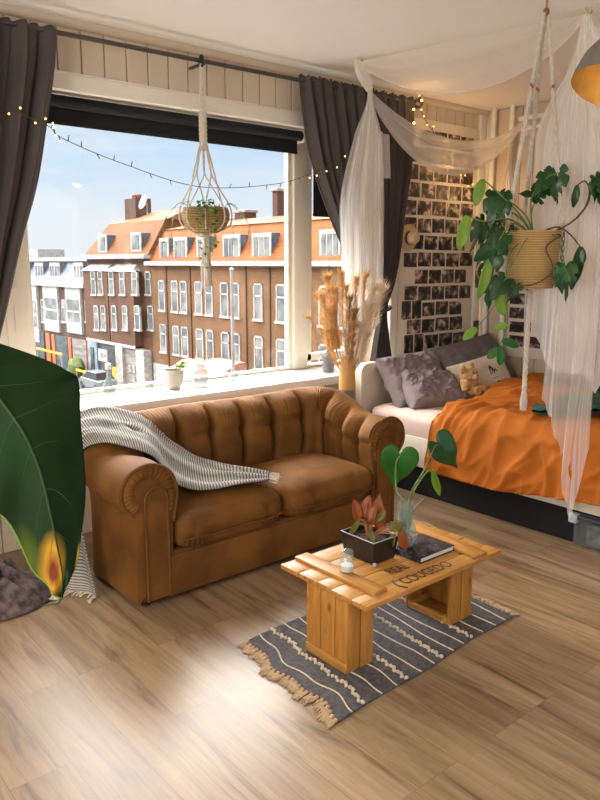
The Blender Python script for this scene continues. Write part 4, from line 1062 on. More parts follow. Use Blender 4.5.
def crate(xa, xb, ya, yb, closed):
    """upright crate; closed = -1: board wall on the left side, open on the right; +1 mirrored"""
    xo = xa if closed < 0 else xb; s = 1 if closed < 0 else -1
    k = 0
    for a, b in ((ya, ya + .075), (ya + .077, ya + .16), (ya + .162, yb)):   # closed side
        xs = sorted((xo + s * .006, xo + s * .018)); MB().box(xs[0], xs[1], a + .001, b - .001, ZR + .002, zt, .002).build('crate_board', M['pinez'], tb, sharp=25)
    xs = sorted((xo - s * .004, xo + s * .008))
    MB().box(xs[0], xs[1], ya, yb, ZR, ZR + .04, .003).build('crate_cleat', M['pine'], tb, sharp=25)
    wid = xb - xa
    for yy in (ya, yb - .014):                                              # two boards front and back
        for q in range(2):
            a = xa + q * (wid / 2) + .002; MB().box(a, a + wid / 2 - .005, yy, yy + .014, ZR, zt, .003).build('crate_board', M['pinez'], tb, sharp=25)
    xs = sorted((xo + s * .02, xo + s * (wid - .004)))
    MB().box(xs[0], xs[1], ya + .014, yb - .014, ZR, ZR + .012, .002).build('crate_board', M['pine'], tb, sharp=25)
    for yy in (ya + .015, yb - .040):
        MB().box(xs[0], xs[1], yy, yy + .025, ZR + .012, ZR + .037, .002).build('crate_batten', M['pinex'], tb, sharp=25)
        MB().box(xs[0], xs[1], yy, yy + .025, zt - .03, zt, .002).build('crate_batten', M['pinex'], tb, sharp=25)
    MB().box(min(xs[1], max(xs[0], xs[0] if s < 0 else xs[1] - .02)), (xs[0] + .02 if s < 0 else xs[1]), ya + .04, yb - .04, ZR + .012, ZR + .03, .002).build('crate_batten', M['pine'], tb, sharp=25)
crate(1.812, 1.962, 1.868, 2.112, -1)
crate(2.425, 2.588, 1.852, 2.112, 1)
mb = MB(); wt = text_mesh(mb, 'COUGEDO', (2.075, 1.800, TZ + .001), (.74, -.015, 0), (-.0, 1., 0), .056)
for s, xx in ((-1, 2.055), (1, 2.088 + wt)):
    pts = [(xx + s * .018 * (1 - q * q), 1.818 + .042 * q, TZ + .0016) for q in [(-1 + 2 * k / 8) for k in range(9)]]
    MB().tube(pts, .0035, 4, flat=.3).build('stencil_bracket', M['ink'], tb, smooth=False)
text_mesh(mb, 'REAL', (2.10, 1.900, TZ + .001), (.72, .0, 0), (0, 1., 0), .050)
mb.build('stencil_lettering', M['ink'], tb, smooth=False)

TT = TZ + .0015
# little lidded jar
c = (1.953, 2.02, TZ + .0165); o = thing('glass_jar', c, 'small clear glass jar with white ball lid on the coffee table', 'jar')
MB().lathe(c, [(0, 0), (.026, 0), (.030, .006), (.030, .05), (.024, .06), (.022, .066), (.0205, .066), (.0225, .059), (.028, .05), (.028, .008), (0, .005)], 24).build('body', M['glass'], o)
MB().lathe(c, [(0, .006), (.0275, .006), (.0275, .028), (0, .030)], 20).build('contents', M['cork'], o)
MB().lathe(c, [(.0, .067), (.024, .067), (.027, .078), (.024, .090), (.012, .097), (0, .098)], 20).build('lid', M['glass'], o)
# black planter with begonia
c = V((2.17, 2.105, TT))
o = thing('planter', c, 'black rectangular plastic planter on the coffee table', 'planter')
def ringr(hx, hy, z): return [c + V((sx_ * hx, sy * hy, z)) for sx_, sy in ((-1, -1), (1, -1), (1, 1), (-1, 1))]
mb = MB(); R_ = [ringr(.066, .088, .0), ringr(.075, .099, .090), ringr(.080, .104, .090), ringr(.080, .104, .102), ringr(.072, .096, .102), ringr(.068, .092, .078)]
vs = [p for r in R_ for p in r]; fs = [(0, 1, 2, 3)] + [(i * 4 + k, i * 4 + (k + 1) % 4, i * 4 + 4 + (k + 1) % 4, i * 4 + 4 + k) for i in range(5) for k in range(4)]
mb.add(vs, fs); mb.build('pot', M['black'], o, smooth=False)
mb = MB(); r = ringr(.076, .100, .1025); mb.tube(r + [r[0]], .0024, 6); mb.build('worn_rim', M['rim'], o)
mb = MB(); mb.grid(16, 20, lambda u, v: c + V(((u - .5) * .138, (v - .5) * .186, .079 + .008 * nz((u * 9, v * 9, 0))))); mb.build('soil', M['soil'], o)
MB().box(c.x - .075, c.x - .063, c.y - .106, c.y - .096, TT, TT + .014, .001).build('foot', M['rim'], o)
bg_ = thing('begonia', c + V((0, 0, .079)), 'red leaved begonia growing in the black planter', 'plant')
root = c + V((.0, .0, .078)); RV_ = V((.765, -.644, 0)); CF = V((-.6, -.72, .3)); Z_ = V((0, 0, 1))
for (a_, z_, f_, ax, nr, l, w, kd, mk) in ((.022, .075, .02, RV_ * .22 + Z_, CF, .125, .105, 'heart', 'begonia'), (-.050, .075, .0, RV_ * -.10 + Z_, CF + RV_ * .5, .10, .052, 'oval', 'begonia'), (-.022, .085, .01, RV_ * .12 + Z_, CF - RV_ * .5, .105, .05, 'oval', 'begonia'),
        (.0, .075, -.02, RV_ * .2 + Z_, CF - RV_ * .6, .085, .040, 'oval', 'begonia'), (-.045, .095, -.02, RV_ * -.45 - Z_ * .8, CF, .10, .026, 'long', 'begonia2'), (.0, .055, -.035, RV_ * .1 - Z_ * .5 + CF * .5, CF, .065, .026, 'long', 'begonia2'), (.03, .085, -.02, RV_ * .45 + Z_ * .6, CF, .06, .03, 'oval', 'begonia2'),
        (.085, .050, -.03, RV_ * .45 + Z_ * .3, CF + Z_, .06, .055, 'oval', 'begonia2'), (.125, .048, -.04, RV_ * .35 - Z_ * .9, CF, .105, .040, 'oval', 'begonia'), (.095, .040, -.05, RV_ * -.1 - Z_ * .9, CF, .075, .034, 'oval', 'begonia2'), (.11, .058, .0, RV_ * .6 - Z_ * .4, CF + Z_, .07, .036, 'oval', 'begonia2')):
    tip = root + RV_ * a_ + Z_ * z_ + V((.644, .765, 0)) * f_
    d_ = tip - root
    mb = MB(); pts = curve([root + d_ * .1, root + V((d_.x * .45, d_.y * .45, d_.z * .8)), tip], 10); mb.tube(pts, [.0045 - .002 * k / 9 for k in range(10)], 7); mb.build('stem', M['begstem'], bg_)
    leaf(MB(), tip, ax, nr, l, w, kd, 0, .25, .2, 12, 9).build('leaf', M[mk], bg_, solid=.0012)
# book
o = thing('book', (2.375, 1.99, TT), 'dark covered hardback book lying under the glass vase', 'book')
R = Matrix.Translation((2.385, 1.99, TT + .0125)) @ Matrix.Rotation(.0, 4, 'Z')
mb = MB(); 
def bk(mb, sx_, sy, sz, dz, bev=.001, dx=0.): mb.obox(R @ Matrix.Translation((dx, 0, dz)), (sx_, sy, sz), bev)
mb = MB(); bk(mb, .222, .180, .019, 0); mb.build('pages', M['paper'], o, smooth=False)
mb = MB(); bk(mb, .232, .190, .0028, .0110); bk(mb, .232, .190, .0028, -.0110); bk(mb, .0028, .190, .0225, 0, .001, -.1146); mb.build('cover', M['bookcover'], o, sharp=30)
BT = TT + .0252
# vase
c = V((2.325, 2.035, BT)); o = thing('glass_vase', c, 'clear bulb shaped glass vase of water standing on the dark book', 'vase')
outer = [(0, 0), (.030, 0), (.041, .012), (.051, .040), (.052, .062), (.045, .092), (.036, .120), (.0335, .150), (.036, .205)]
MB().lathe(c, outer + [(.034, .205), (.0315, .150), (.034, .121), (.043, .092), (.050, .062), (.048, .041), (.038, .015), (0, .004)], 32).build('body', M['glass'], o)
MB().lathe(c, [(0, .006), (.037, .014), (.0475, .041), (.0495, .062), (.0425, .092), (.040, .10), (0, .10)], 28).build('water', M['water'], o)
pc = thing('philodendron_cutting', c + V((0, 0, .01)), 'green heart leaved cutting standing in the glass vase on the table', 'plant')
b = c + V((0, 0, .03))
mb = MB(); mb.tube(curve([b, c + V((-.005, .0, .12)), c + V((-.012, .0, .21)), V((2.335, 2.10, .60)), V((2.385, 2.155, .70)), V((2.405, 2.15, .735))], 20), .0045, 8); mb.build('stem', M['stem'], pc)
mb = MB(); mb.tube(curve([b + V((.01, 0, 0)), c + V((.012, .0, .15)), V((2.43, 2.09, .585)), V((2.55, 2.13, .64)), V((2.62, 2.14, .72)), V((2.66, 2.15, .745)), V((2.70, 2.15, .735))], 24), [.0055 - .0025 * k / 23 for k in range(24)], 8); mb.build('stem', M['stem'], pc)
mb = MB(); mb.tube(curve([c + V((.012, .0, .10)), V((2.40, 2.08, .54)), V((2.50, 2.12, .59)), V((2.59, 2.14, .632)), V((2.62, 2.14, .625))], 16), .0035, 8); mb.build('stem', M['leaflt'], pc)
for x_, y_, l_ in ((-.016, .004, .12), (.02, -.004, .105), (.004, .014, .09)):
    mb = MB(); leaf(mb, b + V((x_ * .5, y_, .015)), (x_ * 4, y_, 1), (-.5, -.8, .1), l_ + .05, .026, 'long', 0, .5, .0, 12, 7); mb.build('sheath', M['stem'], pc, solid=.001)
nrm = V((-.55, -.78, .25))
leaf(MB(), V((2.405, 2.15, .735)), (-.10, .08, -.98), nrm, .165, .180, 'heart', 0, .10, .10, 22, 13).build('leaf', M['leaf'], pc, solid=.0012)
leaf(MB(), V((2.69, 2.15, .745)), (.50, -.42, -.75), (-.42, -.72, .52), .165, .160, 'heart', 0, .22, .12, 22, 13).build('leaf', M['leafdk'], pc, solid=.0012)
leaf(MB(), V((2.625, 2.14, .635)), (.30, -.12, -.95), (-.75, -.5, .2), .15, .036, 'long', 0, .5, .05, 16, 7).build('leaf', M['leaflt'], pc, solid=.0012)
for k in range(5):
    a = k * 1.3; mb = MB(); mb.tube(curve([b + V((0, 0, .02)), b + V((.02 * math.cos(a), .02 * math.sin(a), .02)), b + V((.034 * math.cos(a + .7), .034 * math.sin(a + .7), -.01)), b + V((.03 * math.cos(a + 1.5), .03 * math.sin(a + 1.5), .015))], 14), .0022, 5); mb.build('root', M['stembr'], pc)
# thin cable on the floor behind the table
tag(MB().tube(curve([(3.0, 2.78, .006), (3.05, 2.70, .05), (3.16, 2.66, .10), (3.28, 2.60, .03), (3.22, 2.45, .006), (3.02, 2.50, .006), (3.05, 2.75, .02), (3.4, 2.95, .006), (3.76, 3.12, .006)], 60), .0035, 6).build('cable', M['pampas2'], None, loc=(3.2, 2.6, 0)), 'thin pale cable looped on the floor between sofa and bed', 'cable')
# ------------------------------------------------------------------ bed
bd = thing('bed', (4.6, 2.2, 0), 'white bed frame with rounded headboard against the photo wall', 'bed')
BX0, BX1, BY0, BY1 = 3.765, 5.36, .35, 3.80
r = .07; pts = []
X0, X1, Zt = 3.775, 5.38, .865
prof2 = [(X0, 0), (X0, Zt - r)] + [(X0 + r - r * math.cos(a), Zt - r + r * math.sin(a)) for a in [PI / 2 * k / 8 for k in range(1, 9)]] + [(X1 - r + r * math.sin(a), Zt - r + r * math.cos(a)) for a in [PI / 2 * k / 8 for k in range(9)]] + [(X1, 0)]
mb = MB(); k = len(prof2); ya, yb = 3.775, 3.835
mb.add([(x, ya, z) for x, z in prof2] + [(x, yb, z) for x, z in prof2], [tuple(range(k)), tuple(range(2 * k - 1, k - 1, -1))] + [(i, (i + 1) % k, k + (i + 1) % k, k + i) for i in range(k)])
mb.build('headboard', M['bed'], bd, sharp=30)
MB().box(BX0, BX0 + .035, BY0, ya, .205, .415, .006).build('side_rail', M['bed'], bd)
MB().box(BX1 - .03, BX1, BY0, ya, .205, .415, .006).build('side_rail', M['bed'], bd)
MB().box(BX0, BX1, BY0 - .03, BY0, 0, .5, .006).build('footboard', M['bed'], bd)
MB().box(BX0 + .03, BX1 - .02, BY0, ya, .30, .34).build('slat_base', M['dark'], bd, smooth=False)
MB().box(BX0 + .03, BX0 + .05, 2.03, ya, 0, .30).build('underbed_dark_sheet', M['dark'], bd, smooth=False)  # black sheet put in for the dark void under the bed
MB().box(BX0 + .5, BX0 + .52, BY0, ya, 0, .30).build('underbed_dark_sheet', M['dark'], bd, smooth=False)
o = thing('mattress', (4.6, 2.1, .34), 'mattress under a wrinkled blush pink fitted sheet on the white bed', 'mattress')
def matt(u, v):
    a = 2 * PI * u; b = PI * (v - .5)
    sp = lambda c, e: math.copysign(abs(c) ** e, c)
    cb = sp(math.cos(b), .18); x = sp(math.cos(a), .16) * cb; y = sp(math.sin(a), .16) * cb; zz = sp(math.sin(b), .3)
    px, py = 4.575 + x * .80, 2.075 + y * 1.70
    z = .345 + (.5 + .5 * zz) * .225
    wr = ridge((px * 5 + py * 2, py * 6, z * 4), 1.) ** 3 if ridge((px * 5 + py * 2, py * 6, z * 4)) > 0 else 0
    k_ = .010 * wr
    n_ = V((x * abs(x) ** 6, y * abs(y) ** 6, zz)).normalized() if abs(zz) > .01 or 1 else V((0, 0, 1))
    return V((px, py, z)) + n_ * k_
mb = MB(); mb.grid(260, 60, matt, cu=True); mb.build('sheet', M['sheet'], o, sharp=80, weld=True)
# duvet
o = thing('duvet', (4.6, 1.9, .6), 'rumpled bright orange cotton duvet spread over the bed', 'duvet')
def duv(u, v):
    """u: across, from the far side to the hem on the near side; v: from the pillow end to the foot"""
    W0 = 1.60; D = .40; s = u * (W0 + D)
    hang = max(0, s - W0)
    xx = 5.36 - min(s, W0)
    ytop = 3.02 + .31 * (xx - 3.8) + .03 * math.sin(xx * 7)
    if hang > 0: ytop += .06 * (hang / D)
    y = lerp(ytop, .30, v)
    rr = .08
    if s < W0 - rr: x, z = xx, .615
    else:
        q = s - (W0 - rr); ang = min(PI / 2, q / rr * .9)
        x = 3.76 + rr - rr * math.sin(ang) - .02; z = .615 - rr + rr * math.cos(ang) - max(0, q / rr * .9 - PI / 2) * rr / .9 * .98
    edge = smooth(v / .035)
    puff = .045 * edge
    P = V((s * 1.0, y, 0))
    # folds pulled diagonally over the bed
    wx = P.x + .10 * nz((P.x * 2.5, P.y * 2.5, 1)); wy = P.y + .10 * nz((P.x * 2.5, P.y * 2.5, 5))
    d1 = (wx * .75 + wy * .66); d2 = (-wx * .66 + wy * .75); d3 = (-wx * .35 + wy * .94)
    def rg(a, b, c): return max(0., 1 - 2.6 * abs(nz((a, b, c))))
    w1 = rg(d1 * 1.3, d2 * 4.2, .3); w2 = rg(d1 * 2.6, d2 * 9., 4.); w3 = nz((P.x * 2.2, P.y * 2.2, 7)); w4 = rg(d3 * 7, d1 * 3.4, 2.)
    wr = .026 * w1 ** 2 + .016 * w2 ** 2 + .034 * w3 + .018 * w4 ** 2
    wr *= .35 + .65 * edge
    zl = .215 + .075 * smooth((2.6 - y) / .7) + .05 * smooth((2. - y) / .5)
    if hang > 0:
        z = lerp(z, max(z, zl), smooth(hang / D)); return V((x - .012 - wr * .9 - .012 * edge - .012 * math.sin(y * 9 + 2 * math.sin(y * 4)) * (hang / D), y, max(zl - .012 + .010 * math.sin(y * 5.), z + puff * (1 - smooth(hang / .15)))))
    return V((x - (wr * .5 if s > W0 - rr else 0), y, z + puff + wr - .04 * (1 - edge)))
mb = MB(); mb.grid(280, 300, duv); mb.build('cover', M['duvet'], o, solid=.012, sharp=80)
tt = [duv(k / 60, .0) for k in range(61)]
MB().tube([p + V((0, 0, .004)) for p in tt], .012, 6).build('top_hem', M['duvet'], o)

def pillow(name, label, c, sx_, sy, th, R3, mkey, seed, wr=.012, cat='pillow', group=None, piping=None, power=.42):
    o = thing(name, c, label, cat, group); c = V(c)
    def pt(a, b, side):
        q = max(0, (1 - abs(a) ** 2.6)) * max(0, (1 - abs(b) ** 2.6)); h = th * .5 * q ** power
        pinch = 1 - .06 * (1 - abs(b)) * 0 - .05 * (a * a) * (1 - b * b) * 0
        x = a * sx_ * .5 * (1 - .07 * (1 - b * b) * abs(a) ** 3); y = b * sy * .5 * (1 - .07 * (1 - a * a) * abs(b) ** 3)
        k = wr * (max(0, 1 - 2.4 * abs(nz((a * 2.0 + seed, b * 1.6, seed)))) ** 2 + .7 * max(0, 1 - 2.6 * abs(nz((a * 3.6 - b * 2, b * 3.6 + a * 2 + seed, seed + 4)))) ** 2 + .8 * nz((a * 2, b * 2, seed * 3)) + .5 * max(0, ridge((a * 6 + b * 3, b * 6 - a * 2, seed + 9))) ** 2) * min(1, q * 4)
        return c + R3 @ V((x, y, side * (h + k)))
    mb = MB()
    mb.grid(70, 56, lambda u, v: pt(u * 2 - 1, v * 2 - 1, 1)); mb.grid(70, 56, lambda u, v: pt(u * 2 - 1, v * 2 - 1, -1))
    mb.build('case', M[mkey], o, sharp=80)
    if piping:
        e = [(-1 + 2 * k / 20, 1) for k in range(21)]
        MB().tube([pt(a, b, 1) for a, b in e], .006, 6).build('piping', M[piping], o)
    return o, pt
def rot(tilt, yaw=0., roll=0.): return (Matrix.Rotation(yaw, 3, 'Z') @ Matrix.Rotation(tilt, 3, 'X') @ Matrix.Rotation(roll, 3, 'Z'))
pillow('pillow', 'large slate grey pillow leaning at the back behind the cream cushion', (4.93, 3.61, .735), .88, .56, .22, rot(.95, -.04, .12), 'pillow2', 3.3, .010, 'pillow', 'pillows on the bed')
pillow('pillow', 'rumpled grey pillow leaning on the left corner of the headboard', (4.20, 3.62, .735), .66, .42, .20, rot(.98, .04, .02), 'pillow', 1.7, .019, 'pillow', 'pillows on the bed')
pillow('pillow', 'crumpled grey pillow lying in front of the headboard beside the teddy bear', (4.17, 3.43, .665), .54, .36, .19, rot(.62, -.08, -.16), 'pillow', 6.1, .020, 'pillow', 'pillows on the bed')
pillow('pillow', 'dark slate pillow at the far right edge of the bed behind the tulle', (5.12, 2.78, .80), .55, .42, .20, rot(.55, -1.2, .1), 'pillow2', 8.4, .014, 'pillow', 'pillows on the bed')
o, pt = pillow('cushion', 'cream cushion with a small black mountain print and dark piping', (4.77, 3.42, .705), .70, .34, .15, rot(1.05, -.04, .12), 'cushion', 2.2, .004, 'cushion', None, 'blanket', .5)
mb = MB()
def onp(a, b): return pt(a, b, 1)
def line(pp, rad): mb.tube([onp(a, b) + (onp(a, b) - onp(a, b) + V((0, -.0015, .001))) for a, b in pp], rad, 5)
bx, by = .20, .05
for pp in ([(-.13, -.12), (-.10, .22), (-.05, .34), (.0, .20), (.03, .02)], [(-.07, -.05), (-.03, .10), (.0, -.02)], [(.0, -.12), (.07, .12), (.13, -.05)], [(.05, -.02), (.09, .06)]): line([(bx + a, by + b) for a, b in pp], .0035)
line([(bx - .10, by + .12), (bx - .05, by + .26), (bx + .01, by + .08)], .006)
for k in range(4): line([(bx - .09 + k * .06, by - .30), (bx - .065 + k * .06, by - .29)], .0032)
for k in range(3): line([(bx - .05 + k * .045, by - .52), (bx - .015 + k * .045, by - .51)], .0038)
mb.build('printed_motif', M['ink'], o)
# teddy
c = V((4.40, 3.27, .645)); o = thing('teddy_bear', c, 'small golden brown plush teddy bear lying between the pillows', 'toy')
fz = lambda p: p * (1 + .04 * nz(p, 40.))
mb = MB(); mb.ball(c + V((.03, .02, .055)), (.075, .065, .075), 20, 0, None, fz)
mb.ball(c + V((.0, .0, .145)), (.068, .062, .060), 20, 0, None, fz)
mb.ball(c + V((-.068, .005, .185)), (.028, .018, .034), 12, 0, None, fz); mb.ball(c + V((.052, .02, .200)), (.026, .018, .030), 12, 0, None, fz)
mb.tube([c + V((-.04, -.01, .09)), c + V((-.075, -.02, .06)), c + V((-.085, -.035, .03))], [.030, .028, .024], 12)
mb.tube([c + V((.08, .0, .09)), c + V((.12, -.02, .06)), c + V((.14, -.03, .035))], [.030, .028, .024], 12)
mb.tube([c + V((.0, -.03, .02)), c + V((-.01, -.10, .03))], [.034, .030], 12); mb.tube([c + V((.07, -.03, .02)), c + V((.09, -.10, .03))], [.034, .030], 12)
mb.build('body', M['teddy'], o)
MB().ball(c + V((.0, -.052, .130)), (.030, .026, .024), 14, 0, None, fz).build('muzzle', M['teddylt'], o)
MB().ball(c + V((.0, -.079, .138)), (.009, .006, .006), 8).build('nose', M['black'], o)
for s in (-1, 1): MB().ball(c + V((s * .024, -.055, .162)), .006, 8).build('eye', M['black'], o)
# green cloth on the duvet
gc = V((4.04, 2.06, .70)); o = thing('folded_garment', (4.12, 2.06, .70), 'bottle green folded garment lying on the orange duvet behind the tulle', 'clothing')
def gar(side, q):
    def f(u, v):
        a = u * 2 - 1; b = v * 2 - 1
        w_ = max(0, 1 - abs(a) ** 3) ** .5
        h = .05 * max(0, (1 - a ** 4) * (1 - b ** 4)) ** .5
        x = gc.x + q[0] + a * q[2] * math.cos(q[4]) - b * w_ * q[3] * math.sin(q[4]); y = gc.y + q[1] + a * q[2] * math.sin(q[4]) + b * w_ * q[3] * math.cos(q[4])
        return V((x, y, .755 + q[5] + side * h * .5 + .025 * (side > 0) * max(0, ridge((x * 8, y * 8, q[4]))) ** 2))
    return f
for q in ((-.16, .12, .22, .085, -.45, .0), (.06, -.10, .36, .11, -.75, .015), (.16, .10, .34, .10, -.35, .03), (.34, .12, .18, .13, .5, .09)):
    mb = MB(); mb.grid(30, 16, gar(1, q)); mb.grid(30, 16, gar(-1, q)); mb.build('fold', M['greencloth'], o)
# storage tub under the bed
o = thing('storage_box', (3.98, 1.74, 0), 'clear plastic storage box with charcoal lid pushed under the bed', 'storage box')
tx0, tx1, ty0, ty1 = 3.755, 4.24, 1.47, 2.02
MB().box(tx0, tx1, ty0, ty1, .004, .165, .018, seg=3).build('tub', M['tub'], o)
MB().box(tx0 + .015, tx1 - .02, ty0 + .02, ty1 - .07, .012, .14, .02).build('contents', M['tubstuff'], o)
mb = MB(); mb.box(tx0 - .012, tx1 + .01, ty0 - .01, ty1 + .012, .160, .185, .008, seg=3); mb.box(tx0 + .02, tx1 - .02, ty0 + .03, ty1 - .03, .182, .193, .004)
for k in range(12): mb.box(tx0 - .013, tx0 + .0, ty0 + .03 + k * .04, ty0 + .045 + k * .04, .166, .182, .002)
mb.build('lid', M['lidgrey'], o)
MB().box(tx0 - .022, tx0 + .03, ty1 - .03, ty1 + .022, .135, .192, .01, seg=3).build('latch', M['latch'], o)
MB().box(tx0 - .003, tx0 + .0005, ty0 + .02, ty1 - .18, .035, .060).build('label', M['label'], o, smooth=False)
MB().box(tx0 - .004, tx0 + .0005, ty0 + .02, ty1 - .18, .060, .082).build('label_band', M['yellow'], o, smooth=False)

# ------------------------------------------------------------------ tall vase with pampas grass
c = V((3.365, 3.50, 0)); o = thing('floor_vase', c, 'tall two tone wooden and grey floor vase between sofa and bed', 'vase')
MB().lathe(c, [(0, 0), (.070, 0), (.074, .01), (.068, .30), (.062, .60), (.056, .76), (0, .76)], 28).build('lower_body', M['vasegrey'], o)
MB().lathe(c, [(.0565, .761), (.053, .87), (.050, .985), (.045, .99), (.043, .975), (.05, .765)], 28).build('upper_body', M['bamboo'], o)
pg = thing('pampas_grass', c + V((0, 0, .9)), 'bouquet of dried golden pampas grass in the tall floor vase', 'dried grass')
random.seed(21)
def plume(base, tip, bend, mk, ln, fat, cnt):
    base = V(base); tip = V(tip); pts = curve([base, base.lerp(tip, .5) + V(bend) * .5, tip, tip + (tip - base).normalized() * .045 + V(bend) * .25], 24)
    MB().tube(pts[:20], [.0022] * 20, 5).build('stem', M['pampas3'], pg)
    mb = MB(); dr = (tip - base).normalized()
    for k in range(cnt):
        tt_ = 1 - ln * random.random() ** .95; p = interp([pts[0], pts[8], pts[16], pts[23]], tt_)
        q = (1 - tt_) / ln; env = fat * (.06 + .94 * math.sin(PI * min(1, .01 + q * .85)))
        a = random.uniform(0, 2 * PI); o1 = dr.orthogonal().normalized(); o2 = dr.cross(o1); rad = (o1 * math.cos(a) + o2 * math.sin(a))
        l = (random.uniform(.45, .9) if k % 3 else random.uniform(1.0, 1.7)) * env + .003
        e = p + (rad * l * random.uniform(.45, .85) + dr * l * random.uniform(.7, 1.5)) + V((0, 0, -.14 * l))
        m_ = p.lerp(e, .5) + rad * l * .10; sdv = dr.cross(rad) * random.uniform(.0008, .0017)
        mb.add([p - sdv, p + sdv, m_ + sdv * 1.3, e, m_ - sdv * 1.3], [(0, 1, 2, 4), (4, 2, 3)])
    mb.build('plume', M[mk], pg, smooth=False)
bs = c + V((0, 0, .96))
# camera-facing directions: sideways (.765,-.644), away (.644,.765)
for (sd, up, fw, mk, ln, fat, cnt) in ((-.135, .60, .02, 'pampas', .78, .060, 800), (-.17, .46, -.05, 'pampas', .75, .065, 800), (-.09, .50, -.06, 'pampas', .75, .07, 800), (-.05, .62, .03, 'pampas', .75, .055, 700),
        (-.115, .34, -.08, 'pampas', .7, .065, 650), (.0, .44, -.05, 'pampas3', .8, .05, 600), (.03, .34, -.07, 'pampas3', .8, .055, 600), (.045, .58, .02, 'pampas', .7, .05, 650), (.10, .62, .0, 'pampas', .6, .04, 500),
        (.15, .52, -.02, 'pampas2', .7, .07, 900), (.20, .50, .04, 'pampas2', .6, .065, 800), (.11, .38, -.06, 'pampas2', .75, .075, 900), (.07, .24, -.07, 'pampas2', .8, .05, 500), (-.03, .20, -.08, 'pampas2', .8, .045, 400), (.14, .44, .08, 'pampas2', .6, .06, 600), (-.02, .52, .07, 'pampas', .6, .05, 500), (-.24, .30, .0, 'pampas', .25, .035, 150), (-.12, .20, -.09, 'pampas', .8, .06, 450), (.10, .18, -.08, 'pampas2', .8, .055, 450), (-.15, .28, .05, 'pampas', .8, .06, 450), (.02, .26, -.10, 'pampas', .8, .05, 400)):
    d = V((.765, -.644, 0)) * (sd * .98 + .008) + V((.644, .765, 0)) * fw * .8; up *= .82; fat *= .95; cnt = int(cnt * 1.15)
    plume(bs + d * .12 + V((0, 0, -.12)), bs + d + V((0, 0, up)), (d.x * .45 + random.uniform(-.03, .03), d.y * .45, -.03), mk, ln, fat, cnt)

# ------------------------------------------------------------------ on the windowsill
SZ = .7805
def glassware(name, label, c, prof, mkey, cat, cap=None):
    o = thing(name, c, label, cat); ins = [(max(0, r_ - .003), z) for r_, z in prof[::-1]]
    ins[-1] = (0, .004)
    MB().lathe(c, prof + ins, 24).build('body', M[mkey], o)
    if cap: MB().lathe(c, cap, 20).build('cap', M['cork'], o)
    return o
glassware('glass_bottle', 'clear slender glass bottle with white cap on the left of the windowsill', (1.885, 4.02, SZ), [(0, 0), (.032, 0), (.036, .006), (.036, .085), (.030, .112), (.014, .15), (.012, .20), (.015, .203), (.015, .212)], 'sillglass', 'bottle', [(.0, .214), (.017, .214), (.017, .196), (.018, .232), (0, .233)])
glassware('glass_jar', 'low clear glass jar on the windowsill between bottle and pot', (2.20, 4.11, SZ), [(0, 0), (.036, 0), (.039, .005), (.039, .045), (.033, .055), (.035, .066)], 'sillglass', 'jar')
glassware('glass_jar', 'wide clear glass jar beside the cream pot on the windowsill', (2.575, 4.09, SZ), [(0, 0), (.045, 0), (.050, .006), (.050, .105), (.042, .128), (.030, .138), (.031, .16)], 'sillglass', 'jar')
glassware('glass_bottle', 'tiny clear glass bottle below the hanging planter on the windowsill', (2.89, 4.15, SZ), [(0, 0), (.028, 0), (.031, .005), (.031, .045), (.020, .062), (.019, .078)], 'sillglass', 'bottle')
glassware('glass_bottle', 'smoky glass bottle behind the pampas grass on the windowsill', (3.72, 4.08, SZ), [(0, 0), (.042, 0), (.046, .006), (.046, .11), (.038, .135), (.018, .155), (.017, .19)], 'amber', 'bottle')
glassware('glass_jar', 'clear glass jar right of the pampas vase on the windowsill', (3.97, 4.10, SZ), [(0, 0), (.042, 0), (.046, .006), (.046, .11), (.040, .13), (.042, .145)], 'sillglass', 'jar')
c = V((2.41, 4.16, SZ)); o = thing('flower_pot', c, 'round cream ceramic pot on the windowsill', 'pot')
MB().lathe(c, [(0, 0), (.038, 0), (.052, .014), (.066, .055), (.070, .095), (.068, .128), (.062, .128), (.063, .10), (0, .10)], 28).build('pot', M['ceramic'], o)
MB().lathe(c, [(0, .112), (.063, .108)], 20).build('soil', M['soil'], o)
s = thing('seedling', c + V((0, 0, .11)), 'bright green seedling sprouting in the round cream pot', 'plant')
for dx, dz, ax in ((.03, .03, (1, -.3, .25)), (.05, .045, (1, 0, .4)), (.02, .04, (-.2, -.8, .4))):
    e = c + V((dx, -.01, .11 + dz)); MB().tube([c + V((0, 0, .105)), c + V((dx * .5, 0, .11 + dz * .8)), e], .002, 5).build('stem', M['leaflt'], s)
    leaf(MB(), e, ax, (0, -.6, .8), .05, .04, 'oval', 0, .2, .2, 10, 7).build('leaf', M['leaflt'], s, solid=.001)

# ------------------------------------------------------------------ macrame hanger in the window
hx, hy = 2.485, 3.85
o = thing('macrame_hanger', (hx, hy, 2.77), 'cream macrame plant hanger tied to the curtain rod in the window', 'plant hanger')
pc_ = V((hx + .005, hy, 1.865)); Rb = .150
def wav(p, q, n=14, amp=0., ph=0.): 
    return [V(p).lerp(V(q), k / (n - 1)) + V((math.sin(k * 2.1 + ph), math.cos(k * 1.7 + ph), 0)) * amp for k in range(n)]
mb = MB(); mb.tube([(hx + .018 * math.cos(a) * .3, hy + .026 * math.cos(a), 2.765 + .03 * math.sin(a)) for a in [2 * PI * k / 16 for k in range(17)]], .008, 8); mb.build('top_loop', M['wire'], o)
for k in range(6):
    a = k * PI / 3; MB().tube(wav((hx + .008 * math.cos(a), hy + .008 * math.sin(a), 2.75), (hx + .012 * math.cos(a), hy + .012 * math.sin(a), 2.42), 16, .002, k), .0055, 6).build('cord', M['rope'], o)
MB().tube([(hx, hy, 2.49 - .012 * k) for k in range(20)], [.022 + .004 * (k % 2) for k in range(20)], 10).build('wrapped_knot', M['rope'], o)
